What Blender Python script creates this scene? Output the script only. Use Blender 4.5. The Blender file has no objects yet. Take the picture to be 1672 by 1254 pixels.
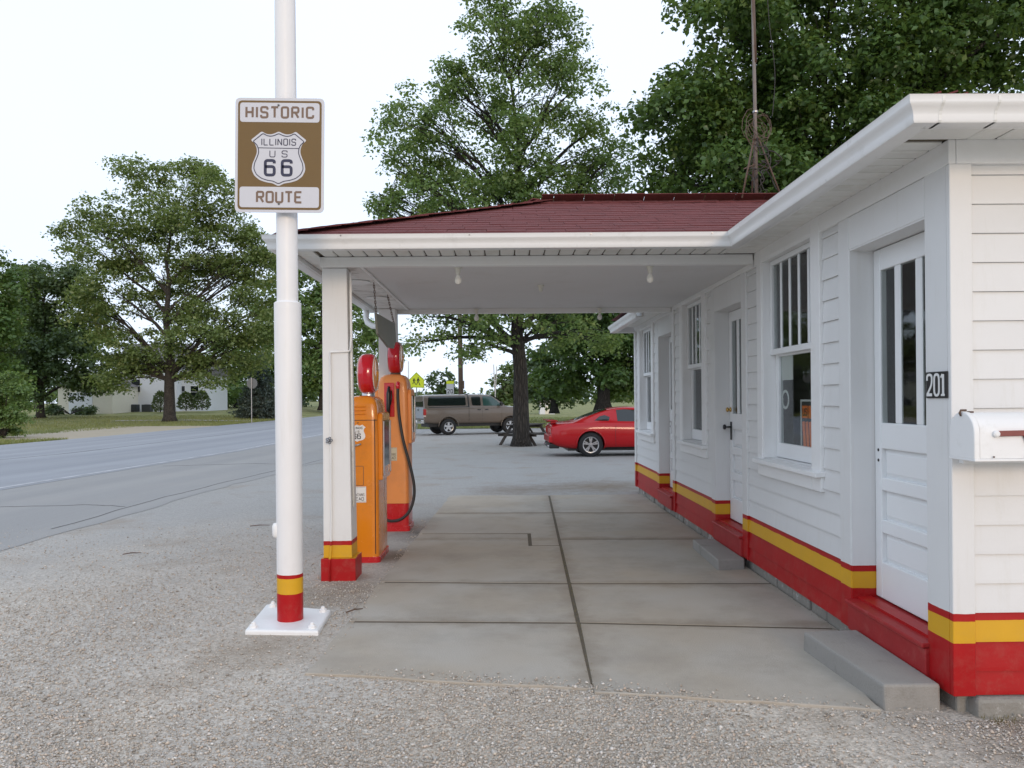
import bpy, bmesh, math, random
import numpy as np
from math import sin, cos, pi, radians, sqrt, atan2
from mathutils import Vector, Matrix

# ---------------------------------------------------------------- camera, sky, sun, exposure
S = bpy.context.scene
COL = S.collection
CAM_Z = 1.47
cam_d = bpy.data.cameras.new('camera')
cam_d.sensor_fit = 'HORIZONTAL'
cam_d.sensor_width = 36.0
cam_d.lens = 36.0 * 1256 / 1672
cam_d.shift_y = 25 / 1672
cam_d.clip_start = 0.05
cam_d.clip_end = 5000
cam = bpy.data.objects.new('camera', cam_d)
COL.objects.link(cam)
YAW, ROLL = radians(.55), radians(.5)
_f = Vector((sin(YAW), cos(YAW), 0))
_r = Vector((cos(YAW), -sin(YAW), 0))
_u = Vector((0, 0, 1))
_up = _u * cos(ROLL) + _r * sin(ROLL)
_rt = _r * cos(ROLL) - _u * sin(ROLL)
cam.matrix_world = Matrix((
    (_rt.x, _up.x, -_f.x, 0), (_rt.y, _up.y, -_f.y, 0), (_rt.z, _up.z, -_f.z, CAM_Z), (0, 0, 0, 1)))
S.camera = cam

SUN_EL = 13.0
SUN_DIR = Vector((.24, -.97, 0)).normalized()          # where the low evening sun stands (behind the viewer)
W = bpy.data.worlds.new('World')
S.world = W
W.use_nodes = True
wn = W.node_tree
wn.nodes.clear()
wo = wn.nodes.new('ShaderNodeOutputWorld')
wb = wn.nodes.new('ShaderNodeBackground')
wb.inputs['Strength'].default_value = 0.1
sky = wn.nodes.new('ShaderNodeTexSky')
sky.sky_type = 'NISHITA'
sky.sun_disc = False
sky.sun_elevation = radians(SUN_EL)
sky.sun_rotation = atan2(SUN_DIR.x, SUN_DIR.y)
cl = wn.nodes.new('ShaderNodeTexNoise')
cl.inputs['Scale'].default_value = 1.6
cl.inputs['Detail'].default_value = 3
cr = wn.nodes.new('ShaderNodeMapRange')
cr.inputs['From Min'].default_value = .35
cr.inputs['From Max'].default_value = .65
cr.inputs['To Min'].default_value = .84
cr.inputs['To Max'].default_value = .93
mx = wn.nodes.new('ShaderNodeMix')
mx.data_type = 'RGBA'
mx.inputs['B'].default_value = (10.5, 11.9, 14.2, 1)   # thin even overcast
wn.links.new(cl.outputs['Fac'], cr.inputs['Value'])
wn.links.new(cr.outputs['Result'], mx.inputs['Factor'])
wn.links.new(sky.outputs['Color'], mx.inputs['A'])
wn.links.new(mx.outputs['Result'], wb.inputs['Color'])
wn.links.new(wb.outputs['Background'], wo.inputs['Surface'])

sun_d = bpy.data.lights.new('sun', 'SUN')
sun_d.energy = 1.1
sun_d.angle = radians(14)
sun_d.color = (1, .74, .50)
sun = bpy.data.objects.new('sun', sun_d)
COL.objects.link(sun)
sun.location = (10, -40, 20)
sun.rotation_euler = (-(SUN_DIR * cos(radians(SUN_EL)) + Vector((0, 0, sin(radians(SUN_EL)))))).to_track_quat('-Z', 'Y').to_euler()

S.view_settings.view_transform = 'Standard'
S.view_settings.look = 'None'
S.view_settings.gamma = 1
S.view_settings.exposure = 0.0
S.view_settings.use_curve_mapping = False

RND = random.Random(66)
NPR = np.random.default_rng(66)


def spot(px, py, y):
    """point of the place seen at photo pixel (px,py) when it stands y metres ahead"""
    a, b = px - 836, py - 652
    x = (a * cos(ROLL) - b * sin(ROLL)) / 1256
    v = (a * sin(ROLL) + b * cos(ROLL)) / 1256
    d = (sin(YAW) + x * cos(YAW), cos(YAW) - x * sin(YAW), -v)
    t = y / d[1]
    return Vector((d[0] * t, y, CAM_Z + d[2] * t))


# ---------------------------------------------------------------- materials
def nd(nt, typ, props=None, **ins):
    n = nt.nodes.new('ShaderNode' + typ)
    for k, v in (props or {}).items():
        setattr(n, k, v)
    for k, v in ins.items():
        key = int(k[1:]) if k[0] == '_' else k.replace('__', ' ')
        sock = n.inputs[key]
        if hasattr(v, 'is_output'):
            nt.links.new(v, sock)
        else:
            sock.default_value = v
    return n


def rgba(c):
    return (c[0], c[1], c[2], 1)


def base_mat(name):
    m = bpy.data.materials.new(name)
    m.use_nodes = True
    nt = m.node_tree
    nt.nodes.clear()
    out = nt.nodes.new('ShaderNodeOutputMaterial')
    p = nt.nodes.new('ShaderNodeBsdfPrincipled')
    nt.links.new(p.outputs[0], out.inputs[0])
    return m, nt, p, out


def coords(nt, world=False):
    if world:
        return nd(nt, 'NewGeometry').outputs['Position']
    tc = nd(nt, 'TexCoord').outputs['Object']
    rn = nd(nt, 'ObjectInfo').outputs['Random']
    k = nd(nt, 'Math', {'operation': 'MULTIPLY'}, _0=rn, _1=53.0).outputs[0]
    return nd(nt, 'VectorMath', {'operation': 'ADD'}, _0=tc, _1=k).outputs[0]


def mixc(nt, fac, a, b, mode='MIX'):
    n = nd(nt, 'Mix', {'data_type': 'RGBA', 'blend_type': mode})
    for key, v in (('Factor', fac), ('A', a), ('B', b)):
        s = [i for i in n.inputs if i.name == key and (i.type == ('VALUE' if key == 'Factor' else 'RGBA'))][0]
        if hasattr(v, 'is_output'):
            nt.links.new(v, s)
        else:
            s.default_value = v if key == 'Factor' else rgba(v)
    return [o for o in n.outputs if o.type == 'RGBA'][0]


def ramp(nt, fac, lo, hi):
    return nd(nt, 'MapRange', None, Value=fac, From__Min=lo, From__Max=hi).outputs[0]


def noise(nt, co, scale, detail=4, rough=.6):
    return nd(nt, 'TexNoise', None, Vector=co, Scale=scale, Detail=detail, Roughness=rough).outputs['Fac']


def mk(name, col, rough=.55, var=.12, vs=5., bump=.0, bs=80., metal=0., coat=0., dirt=None, dirt_amt=.5,
       ds=3., dlo=.55, dhi=.75, world=False, spec=.5, col2=None):
    m, nt, p, out = base_mat(name)
    co = coords(nt, world)
    n1 = noise(nt, co, vs, 5)
    c = mixc(nt, n1, [x * (1 - var) for x in col], [min(1, x * (1 + var)) for x in col])
    if col2:
        c = mixc(nt, ramp(nt, noise(nt, co, vs * .35, 3), .4, .6), c, col2)
    if dirt:
        f = ramp(nt, noise(nt, co, ds, 8, .7), dlo, dhi)
        f = nd(nt, 'Math', {'operation': 'MULTIPLY'}, _0=f, _1=dirt_amt).outputs[0]
        c = mixc(nt, f, c, dirt)
    nt.links.new(c, p.inputs['Base Color'])
    r = nd(nt, 'MapRange', None, Value=noise(nt, co, vs * 3, 3), To__Min=max(.02, rough - .08), To__Max=min(1, rough + .1))
    nt.links.new(r.outputs[0], p.inputs['Roughness'])
    p.inputs['Metallic'].default_value = metal
    p.inputs['Coat Weight'].default_value = coat
    p.inputs['Coat Roughness'].default_value = .06
    p.inputs['Specular IOR Level'].default_value = spec
    if bump:
        b = nd(nt, 'Bump', None, Strength=bump, Distance=.01, Height=noise(nt, co, bs, 4))
        nt.links.new(b.outputs[0], p.inputs['Normal'])
    return m




def bark_mat(name, c1, c2):
    m, nt, p, out = base_mat(name)
    co = coords(nt, True)
    st = nd(nt, 'Mapping', None, Vector=co, Scale=(7, 7, 1.1)).outputs[0]
    v = nd(nt, 'TexVoronoi', {'feature': 'DISTANCE_TO_EDGE'}, Vector=st, Scale=2.2).outputs[0]
    n1 = noise(nt, st, 3.0, 6, .7)
    h = nd(nt, 'Math', {'operation': 'ADD'}, _0=ramp(nt, v, 0, .25), _1=n1).outputs[0]
    nt.links.new(mixc(nt, ramp(nt, h, .35, 1.5), c1, c2), p.inputs['Base Color'])
    p.inputs['Roughness'].default_value = .95
    b = nd(nt, 'Bump', None, Strength=1.0, Distance=.06, Height=h)
    nt.links.new(b.outputs[0], p.inputs['Normal'])
    return m


RED = (.40, .007, .009)
YEL = (.66, .36, .020)
WHT = (.755, .755, .745)


def banded(name, z_yel, z_line, z_top, white=WHT, rough=.42):
    """white paint with the painted base stripes: red, yellow, thin red line (painted at fixed heights of the wall)"""
    m, nt, p, out = base_mat(name)
    co = coords(nt, True)
    z = nd(nt, 'SeparateXYZ', None, Vector=co).outputs['Z']
    wob = nd(nt, 'MapRange', None, Value=noise(nt, co, 9, 2), To__Min=-.005, To__Max=.005).outputs[0]
    z = nd(nt, 'Math', {'operation': 'ADD'}, _0=z, _1=wob).outputs[0]
    n1 = noise(nt, co, 4, 6)
    w = mixc(nt, n1, [x * .93 for x in white], white)
    streak = nd(nt, 'Mapping', None, Vector=co, Scale=(9, 9, .7)).outputs[0]
    f = ramp(nt, noise(nt, streak, 2.0, 6, .7), .56, .82)
    f = nd(nt, 'Math', {'operation': 'MULTIPLY'}, _0=f, _1=.28).outputs[0]
    w = mixc(nt, f, w, (.55, .52, .44))
    red = mixc(nt, n1, [x * .8 for x in RED], [x * 1.15 for x in RED])
    yel = mixc(nt, n1, [x * .9 for x in YEL], [x * 1.08 for x in YEL])

    def above(h):
        return nd(nt, 'Math', {'operation': 'GREATER_THAN'}, _0=z, _1=h).outputs[0]
    rv = nd(nt, 'MapRange', None, Value=nd(nt, 'ObjectInfo').outputs['Random'], To__Min=.95, To__Max=1.0).outputs[0]
    w = mixc(nt, 1.0, w, nd(nt, 'CombineColor', None, Red=rv, Green=rv, Blue=rv).outputs[0], 'MULTIPLY')
    c = mixc(nt, above(z_yel), red, yel)
    c = mixc(nt, above(z_line), c, red)
    c = mixc(nt, above(z_top), c, w)
    # splashed dust and scuffs near the foot
    low = nd(nt, 'MapRange', None, Value=z, From__Min=.55, From__Max=.05, To__Min=0, To__Max=.30).outputs[0]
    sp = nd(nt, 'Math', {'operation': 'MULTIPLY'}, _0=ramp(nt, noise(nt, co, 11, 8, .75), .48, .75), _1=low).outputs[0]
    c = mixc(nt, sp, c, (.30, .20, .15))
    nt.links.new(c, p.inputs['Base Color'])
    p.inputs['Roughness'].default_value = rough
    p.inputs['Specular IOR Level'].default_value = .28
    b = nd(nt, 'Bump', None, Strength=.12, Distance=.004, Height=noise(nt, co, 45, 5))
    nt.links.new(b.outputs[0], p.inputs['Normal'])
    return m


M = {}
M['wall'] = banded('station_wall_paint', .333, .432, .467)
M['post'] = banded('canopy_post_paint', .180, .287, .322)
M['pole'] = banded('sign_pole_paint', .208, .309, .333, (.82, .81, .80), .35)
M['white'] = mk('white_paint', (.80, .80, .79), .45, .05, 3, .08, 40, dirt=(.55, .52, .45), dirt_amt=.25)
M['sash'] = mk('white_sash_paint', (.80, .81, .81), .4, .04, 3)
M['door'] = mk('white_door_paint', (.80, .81, .81), .38, .04, 2, .05, 30)
M['gutter'] = mk('white_gutter_metal', (.80, .80, .79), .3, .04, 3, dirt=(.38, .35, .30), dirt_amt=.35, ds=5, dlo=.58, dhi=.8)
M['soffit'] = mk('soffit_vinyl', (.74, .74, .71), .5, .06, 3, dirt=(.40, .37, .28), dirt_amt=.45, ds=4, dlo=.5, dhi=.75)
M['ceiling'] = mk('canopy_ceiling_paint', (.68, .68, .68), .6, .05, 1.2, .1, 12, world=True, dirt=(.5, .48, .42), dirt_amt=.35, ds=1.5)
M['peel'] = mk('peeling_white_paint', (.74, .74, .72), .6, .05, 3, .4, 14, world=True, dirt=(.36, .34, .30), dirt_amt=.6, ds=5, dlo=.5, dhi=.62)
M['red'] = mk('red_paint', RED, .38, .12, 4, .06, 40)
M['sill_red'] = mk('worn_red_sill', (.34, .014, .016), .5, .18, 6, .1, 40, dirt=(.45, .12, .10), dirt_amt=.5, ds=9)
M['shingle'] = mk('red_shingle', (.165, .044, .043), .9, .22, 7, .6, 220, dirt=(.10, .03, .03), dirt_amt=.7, ds=5, dlo=.45, dhi=.7)
M['conc'] = mk('old_concrete', (.415, .360, .288), .85, .10, 2.2, .35, 130, world=True, dirt=(.285, .25, .205), dirt_amt=.7, ds=1.3, dlo=.46, dhi=.74, col2=(.44, .405, .35))
M['conc_dark'] = mk('joint_dirt', (.115, .094, .066), .95, .3, 12, .8, 90, world=True)
M['step'] = mk('concrete_step', (.30, .285, .26), .85, .12, 5, .5, 90, dirt=(.17, .155, .13), dirt_amt=.6, ds=6)
M['found'] = mk('foundation_block', (.27, .255, .225), .9, .25, 9, .8, 40, dirt=(.60, .60, .58), dirt_amt=.8, ds=9, dlo=.56, dhi=.66)
M['dark'] = mk('dark_interior', (.035, .032, .03), .8, .2, 3)
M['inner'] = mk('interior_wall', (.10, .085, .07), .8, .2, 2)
M['black'] = mk('black_metal', (.012, .012, .013), .4, .2, 20)
M['rubber'] = mk('black_rubber', (.018, .018, .019), .55, .2, 20, .1, 60)
M['tyre'] = mk('tyre_rubber', (.016, .016, .017), .8, .2, 20, .2, 60)
M['brass'] = mk('brass', (.65, .42, .14), .25, .1, 20, metal=1)
M['steel'] = mk('grey_steel', (.35, .35, .36), .4, .15, 14, metal=.9)
M['alum'] = mk('aluminium', (.6, .6, .62), .32, .1, 14, metal=1)
M['orange'] = mk('bright_orange_enamel', (.73, .235, .012), .24, .06, 2.5, .02, 20, coat=.5, dirt=(.40, .14, .03), dirt_amt=.6, ds=3, dlo=.50, dhi=.78)
M['peach'] = mk('faded_orange_enamel', (.72, .27, .075), .38, .07, 2.5, .02, 20, coat=.15, dirt=(.46, .19, .07), dirt_amt=.6, ds=3, dlo=.48, dhi=.78)
M['pumpred'] = mk('pump_red_enamel', (.50, .012, .018), .25, .1, 5, coat=.4)
M['globered'] = mk('globe_red', (.55, .006, .02), .16, .08, 5, coat=.8)
M['lens'] = mk('globe_lens_orange', (.72, .26, .02), .22, .1, 9, coat=.5)
M['lensyel'] = mk('globe_lens_yellow', (.80, .50, .06), .25, .1, 9)
M['decal'] = mk('white_decal', (.74, .74, .72), .4, .05, 20)
M['agedlabel'] = mk('aged_label', (.52, .48, .36), .6, .12, 30, dirt=(.3, .25, .15), dirt_amt=.5, ds=30)
M['ink'] = mk('black_ink', (.02, .02, .022), .5, .1, 20)
M['blueink'] = mk('faded_blue_ink', (.09, .11, .15), .5, .1, 20)
M['signbrown'] = mk('sign_brown', (.145, .082, .016), .45, .08, 9)
M['signtext'] = mk('sign_text_brown', (.175, .112, .075), .5, .08, 9)
M['signwhite'] = mk('sign_white', (.57, .57, .60), .36, .03, 9)
M['signnavy'] = mk('sign_navy', (.022, .024, .055), .4, .1, 9)
M['signback'] = mk('sign_back_metal', (.125, .13, .128), .65, .1, 8, metal=.0)
M['hang'] = mk('grey_sign_back', (.21, .215, .185), .6, .1, 6)
M['bulb'] = mk('white_bulb_glass', (.80, .79, .74), .15, .03, 9)
M['porcelain'] = mk('lamp_socket', (.70, .68, .60), .35, .06, 20)
M['rusty'] = mk('rusty_iron', (.11, .07, .05), .7, .3, 20, .3, 60)
M['weath'] = mk('weathered_wood', (.050, .046, .042), .85, .25, 14, .5, 60)
M['polewood'] = mk('utility_pole_wood', (.13, .085, .065), .85, .2, 8, .5, 40)
M['bark'] = mk('tree_bark', (.050, .042, .036), .95, .4, 5, 1.0, 16, dirt=(.02, .018, .016), dirt_amt=.9, ds=7, dlo=.45, dhi=.6)
M['barkgrey'] = bark_mat('grey_bark', (.016, .015, .014), (.055, .050, .044))
M['fluo'] = mk('yellow_green_sign', (.72, .80, .02), .4, .04, 9)
M['flag'] = mk('faded_red_flag', (.22, .06, .05), .5, .15, 12)
M['siding'] = mk('house_siding', (.74, .75, .77), .6, .04, 3)
M['sidingbeige'] = mk('beige_siding', (.72, .67, .55), .6, .05, 3)
M['houseroof'] = mk('grey_house_roof', (.20, .185, .18), .9, .2, 4)
M['hvac'] = mk('hvac_dark', (.045, .05, .055), .6, .2, 9)
M['sandpath'] = mk('bare_dirt', (.40, .34, .25), .9, .15, 2, world=True)
M['paper'] = mk('white_paper', (.72, .74, .70), .6, .04, 9)
M['signorange'] = mk('orange_print', (.92, .21, .03), .5, .08, 20)
M['carred'] = mk('red_car_paint', (.42, .004, .008), .3, .04, 2, coat=.55, spec=.25)
M['trucktan'] = mk('grey_beige_car_paint', (.150, .118, .092), .32, .05, 2, metal=.2, coat=.6)
M['truckgrey'] = mk('grey_truck_paint', (.36, .38, .41), .35, .05, 2, coat=.4)
M['chrome'] = mk('chrome', (.75, .75, .76), .12, .04, 9, metal=1)
M['rim'] = mk('alloy_rim', (.55, .55, .56), .28, .08, 9, metal=.9)
M['tail'] = mk('red_tail_lens', (.40, .01, .012), .15, .1, 9, coat=.8)
M['amber'] = mk('clear_tail_lens', (.62, .50, .44), .15, .1, 9, coat=.6)
M['carglass'] = mk('tinted_car_glass', (.010, .014, .014), .05, .1, 3, spec=.8)
M['carglass2'] = mk('green_car_glass', (.03, .075, .065), .05, .1, 3, spec=.8)


def glass_mat(name, tint, refl):
    m, nt, p, out = base_mat(name)
    nt.nodes.remove(p)
    tr = nd(nt, 'BsdfTransparent', None, Color=rgba(tint))
    co = coords(nt)
    bp = nd(nt, 'Bump', None, Strength=.06, Distance=.01, Height=noise(nt, co, 5, 2))
    gl = nd(nt, 'BsdfGlossy', None, Color=(.95, .97, 1, 1), Roughness=.03, Normal=bp.outputs[0])
    bf = nd(nt, 'NewGeometry').outputs['Backfacing']
    ior = nd(nt, 'Math', {'operation': 'MULTIPLY_ADD'}, _0=bf, _1=1 / 1.5 - 1.5, _2=1.5).outputs[0]
    fr = nd(nt, 'Fresnel', None, IOR=ior)
    f = nd(nt, 'Math', {'operation': 'MULTIPLY_ADD'}, _0=fr.outputs[0], _1=.72, _2=refl)
    f.use_clamp = True
    ms = nd(nt, 'MixShader', None, _0=f.outputs[0], _1=tr.outputs[0], _2=gl.outputs[0])
    nt.links.new(ms.outputs[0], out.inputs[0])
    return m


M['pane'] = glass_mat('window_glass', (.86, .88, .87), .0)


def leaf_mat(name, c1, c2, trans=.35, c3=None):
    m, nt, p, out = base_mat(name)
    nt.nodes.remove(p)
    g = nd(nt, 'NewGeometry')
    rn = g.outputs['Random Per Island']
    c = mixc(nt, rn, c1, c2)
    if c3:
        k = nd(nt, 'Math', {'operation': 'GREATER_THAN'}, _0=noise(nt, g.outputs['Position'], .9, 2), _1=.60).outputs[0]
        k = nd(nt, 'Math', {'operation': 'MULTIPLY'}, _0=k, _1=rn).outputs[0]
        c = mixc(nt, k, c, c3)
    d = nd(nt, 'BsdfDiffuse', None, Color=c)
    t = nd(nt, 'BsdfTranslucent', None, Color=mixc(nt, .6, c, (.27, .36, .06)))
    gl = nd(nt, 'BsdfGlossy', None, Color=(.9, .95, .9, 1), Roughness=.45)
    ms = nd(nt, 'MixShader', None, _0=trans, _1=d.outputs[0], _2=t.outputs[0])
    m2 = nd(nt, 'MixShader', None, _0=.04, _1=ms.outputs[0], _2=gl.outputs[0])
    nt.links.new(m2.outputs[0], out.inputs[0])
    return m


M['leaf_mid'] = leaf_mat('maple_leaves', (.092, .168, .052), (.180, .270, .082), .44, (.25, .30, .085))
M['leaf_dark'] = leaf_mat('dark_leaves', (.046, .100, .026), (.100, .178, .042), .36, (.15, .21, .05))
M['leaf_olive'] = leaf_mat('olive_leaves', (.112, .162, .050), (.205, .262, .084), .42, (.27, .29, .11))
M['leaf_deep'] = leaf_mat('deep_green_leaves', (.040, .072, .030), (.080, .125, .050), .28, (.11, .15, .06))
M['leaf_light'] = leaf_mat('light_green_leaves', (.08, .13, .045), (.13, .18, .06), .35)
M['needle'] = leaf_mat('blue_spruce_needles', (.055, .08, .075), (.095, .12, .112), .12)
M['shrub'] = leaf_mat('clipped_shrub_leaves', (.055, .085, .025), (.09, .125, .035), .2)
M['grassblade'] = leaf_mat('grass_blades', (.16, .18, .055), (.28, .27, .10), .3)
M['weed'] = leaf_mat('dry_weeds', (.14, .11, .045), (.22, .17, .07), .2)


# ---------------------------------------------------------------- building helpers
ORG = {}


def org(o):
    return ORG.get(o.name, Vector((0, 0, 0))) if o else Vector((0, 0, 0))


def thing(name, label, cat, loc=(0, 0, 0), group=None):
    o = bpy.data.objects.new(name, None)
    o.empty_display_size = .2
    COL.objects.link(o)
    o.location = loc
    ORG[o.name] = Vector(loc)
    return tag(o, label, cat, group)


def tag(o, label=None, cat=None, group=None, kind=None):
    for k, v in (('label', label), ('category', cat), ('group', group), ('kind', kind)):
        if v:
            o[k] = v
    return o


def put(name, mesh, pos, parent=None):
    """link an object whose mesh is already centred on its own origin; pos is a world position"""
    o = bpy.data.objects.new(name, mesh)
    COL.objects.link(o)
    pos = Vector(pos)
    if parent:
        o.parent = parent
    o.location = pos - org(parent)
    ORG[o.name] = pos
    return o


class MB:
    def __init__(s):
        s.v, s.f, s.mi = [], [], []
        s.cur = 0

    def face(s, idx):
        s.f.append(tuple(idx))
        s.mi.append(s.cur)

    def verts(s, pts):
        n = len(s.v)
        s.v.extend([tuple(p) for p in pts])
        return n

    def hexa(s, p):
        n = s.verts(p)
        for q in ((0, 3, 2, 1), (4, 5, 6, 7), (0, 1, 5, 4), (1, 2, 6, 5), (2, 3, 7, 6), (3, 0, 4, 7)):
            s.face([n + i for i in q])
        return s

    def box(s, x0, x1, y0, y1, z0, z1):
        return s.hexa([(x0, y0, z0), (x1, y0, z0), (x1, y1, z0), (x0, y1, z0), (x0, y0, z1), (x1, y0, z1), (x1, y1, z1), (x0, y1, z1)])

    def frustum(s, a, z0, b, z1):
        """a,b = (x0,x1,y0,y1) at z0 and z1"""
        return s.hexa([(a[0], a[2], z0), (a[1], a[2], z0), (a[1], a[3], z0), (a[0], a[3], z0),
                       (b[0], b[2], z1), (b[1], b[2], z1), (b[1], b[3], z1), (b[0], b[3], z1)])

    def prism(s, poly, axis, a, b):
        """poly of 2-d points extruded along axis from a to b; the two other axes in xyz order"""
        def P(u, v, w):
            return {'x': (w, u, v), 'y': (u, w, v), 'z': (u, v, w)}[axis]
        n = len(poly)
        k = s.verts([P(u, v, a) for u, v in poly] + [P(u, v, b) for u, v in poly])
        s.face([k + i for i in range(n)][::-1])
        s.face([k + n + i for i in range(n)])
        for i in range(n):
            j = (i + 1) % n
            s.face((k + i, k + j, k + n + j, k + n + i))
        return s

    def tube(s, pts, rad, n=8, cap=True):
        pts = [Vector(p) for p in pts]
        if not hasattr(rad, '__len__'):
            rad = [rad] * len(pts)
        rings = []
        ref = None
        for i, p in enumerate(pts):
            d = (pts[min(i + 1, len(pts) - 1)] - pts[max(i - 1, 0)])
            if d.length < 1e-9:
                d = Vector((0, 0, 1))
            d.normalize()
            if ref is None or abs(ref.dot(d)) > .98:
                ref = Vector((1, 0, 0)) if abs(d.x) < .8 else Vector((0, 1, 0))
            a = (ref - d * ref.dot(d)).normalized()
            ref = a
            b = d.cross(a)
            rings.append(s.verts([p + (a * cos(2 * pi * k / n) + b * sin(2 * pi * k / n)) * rad[i] for k in range(n)]))
        for r0, r1 in zip(rings, rings[1:]):
            for k in range(n):
                j = (k + 1) % n
                s.face((r0 + k, r0 + j, r1 + j, r1 + k))
        if cap:
            s.face([rings[0] + k for k in range(n)][::-1])
            s.face([rings[-1] + k for k in range(n)])
        return s

    def lathe(s, prof, c, axis='z', n=20, closed=False):
        """prof = list of (radius, height) round the axis through c"""
        rings = []
        for r, h in prof:
            ps = []
            for k in range(n):
                a = 2 * pi * k / n
                u, v = r * cos(a), r * sin(a)
                ps.append({'z': (c[0] + u, c[1] + v, c[2] + h), 'x': (c[0] + h, c[1] + u, c[2] + v), 'y': (c[0] + v, c[1] + h, c[2] + u)}[axis])
            rings.append(s.verts(ps))
        for r0, r1 in zip(rings, rings[1:] + (rings[:1] if closed else [])):
            for k in range(n):
                j = (k + 1) % n
                s.face((r0 + k, r0 + j, r1 + j, r1 + k))
        if not closed:
            s.face([rings[0] + k for k in range(n)][::-1])
            s.face([rings[-1] + k for k in range(n)])
        return s

    def ribbon(s, pts, w, frame, t=.002, closed=False):
        """flat stroke of width w; frame maps (u,v,h) to a point, h is the height above the sign face"""
        P = [Vector((p[0], p[1])) for p in pts]
        n = len(P)
        L, R = [], []
        for i in range(n):
            a = P[i - 1] if (i or closed) else None
            b = P[(i + 1) % n] if (i < n - 1 or closed) else None
            d0 = (P[i] - a).normalized() if a is not None else None
            d1 = (b - P[i]).normalized() if b is not None else None
            if d0 is None:
                d0 = d1
            if d1 is None:
                d1 = d0
            t_ = (d0 + d1)
            t_ = t_.normalized() if t_.length > 1e-6 else d0
            nrm = Vector((-t_.y, t_.x))
            k = w / 2 / max(.45, nrm.dot(Vector((-d1.y, d1.x))))
            L.append(P[i] + nrm * k)
            R.append(P[i] - nrm * k)
        k0 = s.verts([frame(p.x, p.y, t) for p in L] + [frame(p.x, p.y, t) for p in R] +
                     [frame(p.x, p.y, 0) for p in L] + [frame(p.x, p.y, 0) for p in R])
        for i in range(n if closed else n - 1):
            j = (i + 1) % n
            s.face((k0 + i, k0 + j, k0 + n + j, k0 + n + i))
            s.face((k0 + i, k0 + 2 * n + i, k0 + 2 * n + j, k0 + j))
            s.face((k0 + n + i, k0 + n + j, k0 + 3 * n + j, k0 + 3 * n + i))
        return s

    def mesh(s, name, mats, smooth=False, ctr=None, fixn=True):
        v = np.array(s.v, dtype=float)
        c = Vector(ctr) if ctr is not None else Vector(((v[:, 0].min() + v[:, 0].max()) / 2, (v[:, 1].min() + v[:, 1].max()) / 2, v[:, 2].min()))
        me = bpy.data.meshes.new(name)
        me.from_pydata([tuple(p) for p in (v - np.array(c))], [], s.f)
        mats = mats if isinstance(mats, (list, tuple)) else [mats]
        for m in mats:
            me.materials.append(m)
        if len(mats) > 1:
            me.polygons.foreach_set('material_index', s.mi)
        if fixn:
            bm = bmesh.new()
            bm.from_mesh(me)
            bmesh.ops.recalc_face_normals(bm, faces=bm.faces)
            bm.to_mesh(me)
            bm.free()
        if smooth:
            me.polygons.foreach_set('use_smooth', [True] * len(me.polygons))
        me.update()
        return me, c

    def build(s, name, mats, parent=None, smooth=False, bevel=0, seg=2, ctr=None, auto=None):
        me, c = s.mesh(name, mats, smooth or auto is not None, ctr)
        o = put(name, me, c, parent)
        if auto is not None:
            me.set_sharp_from_angle(angle=radians(auto))
        if bevel:
            b = o.modifiers.new('edge', 'BEVEL')
            b.width = bevel
            b.segments = seg
            b.limit_method = 'ANGLE'
            b.angle_limit = radians(35)
        return o


def structure(o):
    o['kind'] = 'structure'
    return o


# stroke letters (unit box), drawn the way highway and enamel signs are lettered
def fillet(pts, r, closed=False, k=5):
    P = [Vector(p) for p in pts]
    out = []
    n = len(P)
    for i in range(n):
        if not closed and i in (0, n - 1):
            out.append(P[i])
            continue
        a, b, c = P[i - 1], P[i], P[(i + 1) % n]
        ra = min(r, (a - b).length * .499)
        rc = min(r, (c - b).length * .499)
        s0 = b + (a - b).normalized() * ra
        s1 = b + (c - b).normalized() * rc
        for q in range(k + 1):
            t = q / k
            out.append(s0 * (1 - t) ** 2 + b * 2 * t * (1 - t) + s1 * t * t)
    return out


GL = {
    'H': [((0, 0), (0, 1)), ((1, 0), (1, 1)), ((0, .5), (1, .5))], 'I': [((.5, 0), (.5, 1))],
    'S': [((1, .76), (1, 1), (0, 1), (0, .52), (1, .48), (1, 0), (0, 0), (0, .24))],
    'T': [((.5, 0), (.5, 1)), ((-.05, 1), (1.05, 1))], 'O': [((0, 0), (0, 1), (1, 1), (1, 0), 'c')],
    'R': [((0, 0), (0, 1)), ((0, 1), (1, 1), (1, .5), (0, .5)), ((.5, .5), (1, 0))],
    'C': [((1, .74), (1, 1), (0, 1), (0, 0), (1, 0), (1, .26))], 'U': [((0, 1), (0, 0), (1, 0), (1, 1))],
    'E': [((0, 0), (0, 1)), ((0, 1), (1, 1)), ((0, .5), (.85, .5)), ((0, 0), (1, 0))],
    'L': [((0, 1), (0, 0)), ((0, 0), (1, 0))], 'N': [((0, 0), (0, 1)), ((0, 1), (1, 0)), ((1, 0), (1, 1))],
    'A': [((0, 0), (.5, 1)), ((.5, 1), (1, 0)), ((.2, .36), (.8, .36))],
    'D': [((0, 0), (0, 1)), ((0, 1), (1, 1), (1, 0), (0, 0))],
    '6': [((1, .80), (1, 1), (0, 1), (0, 0), (1, 0), (1, .58), (0, .58))],
    '2': [((0, .76), (0, 1), (1, 1), (1, .55), (0, 0)), ((0, 0), (1, 0))], '0': [((0, 0), (0, 1), (1, 1), (1, 0), 'c')],
}


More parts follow.
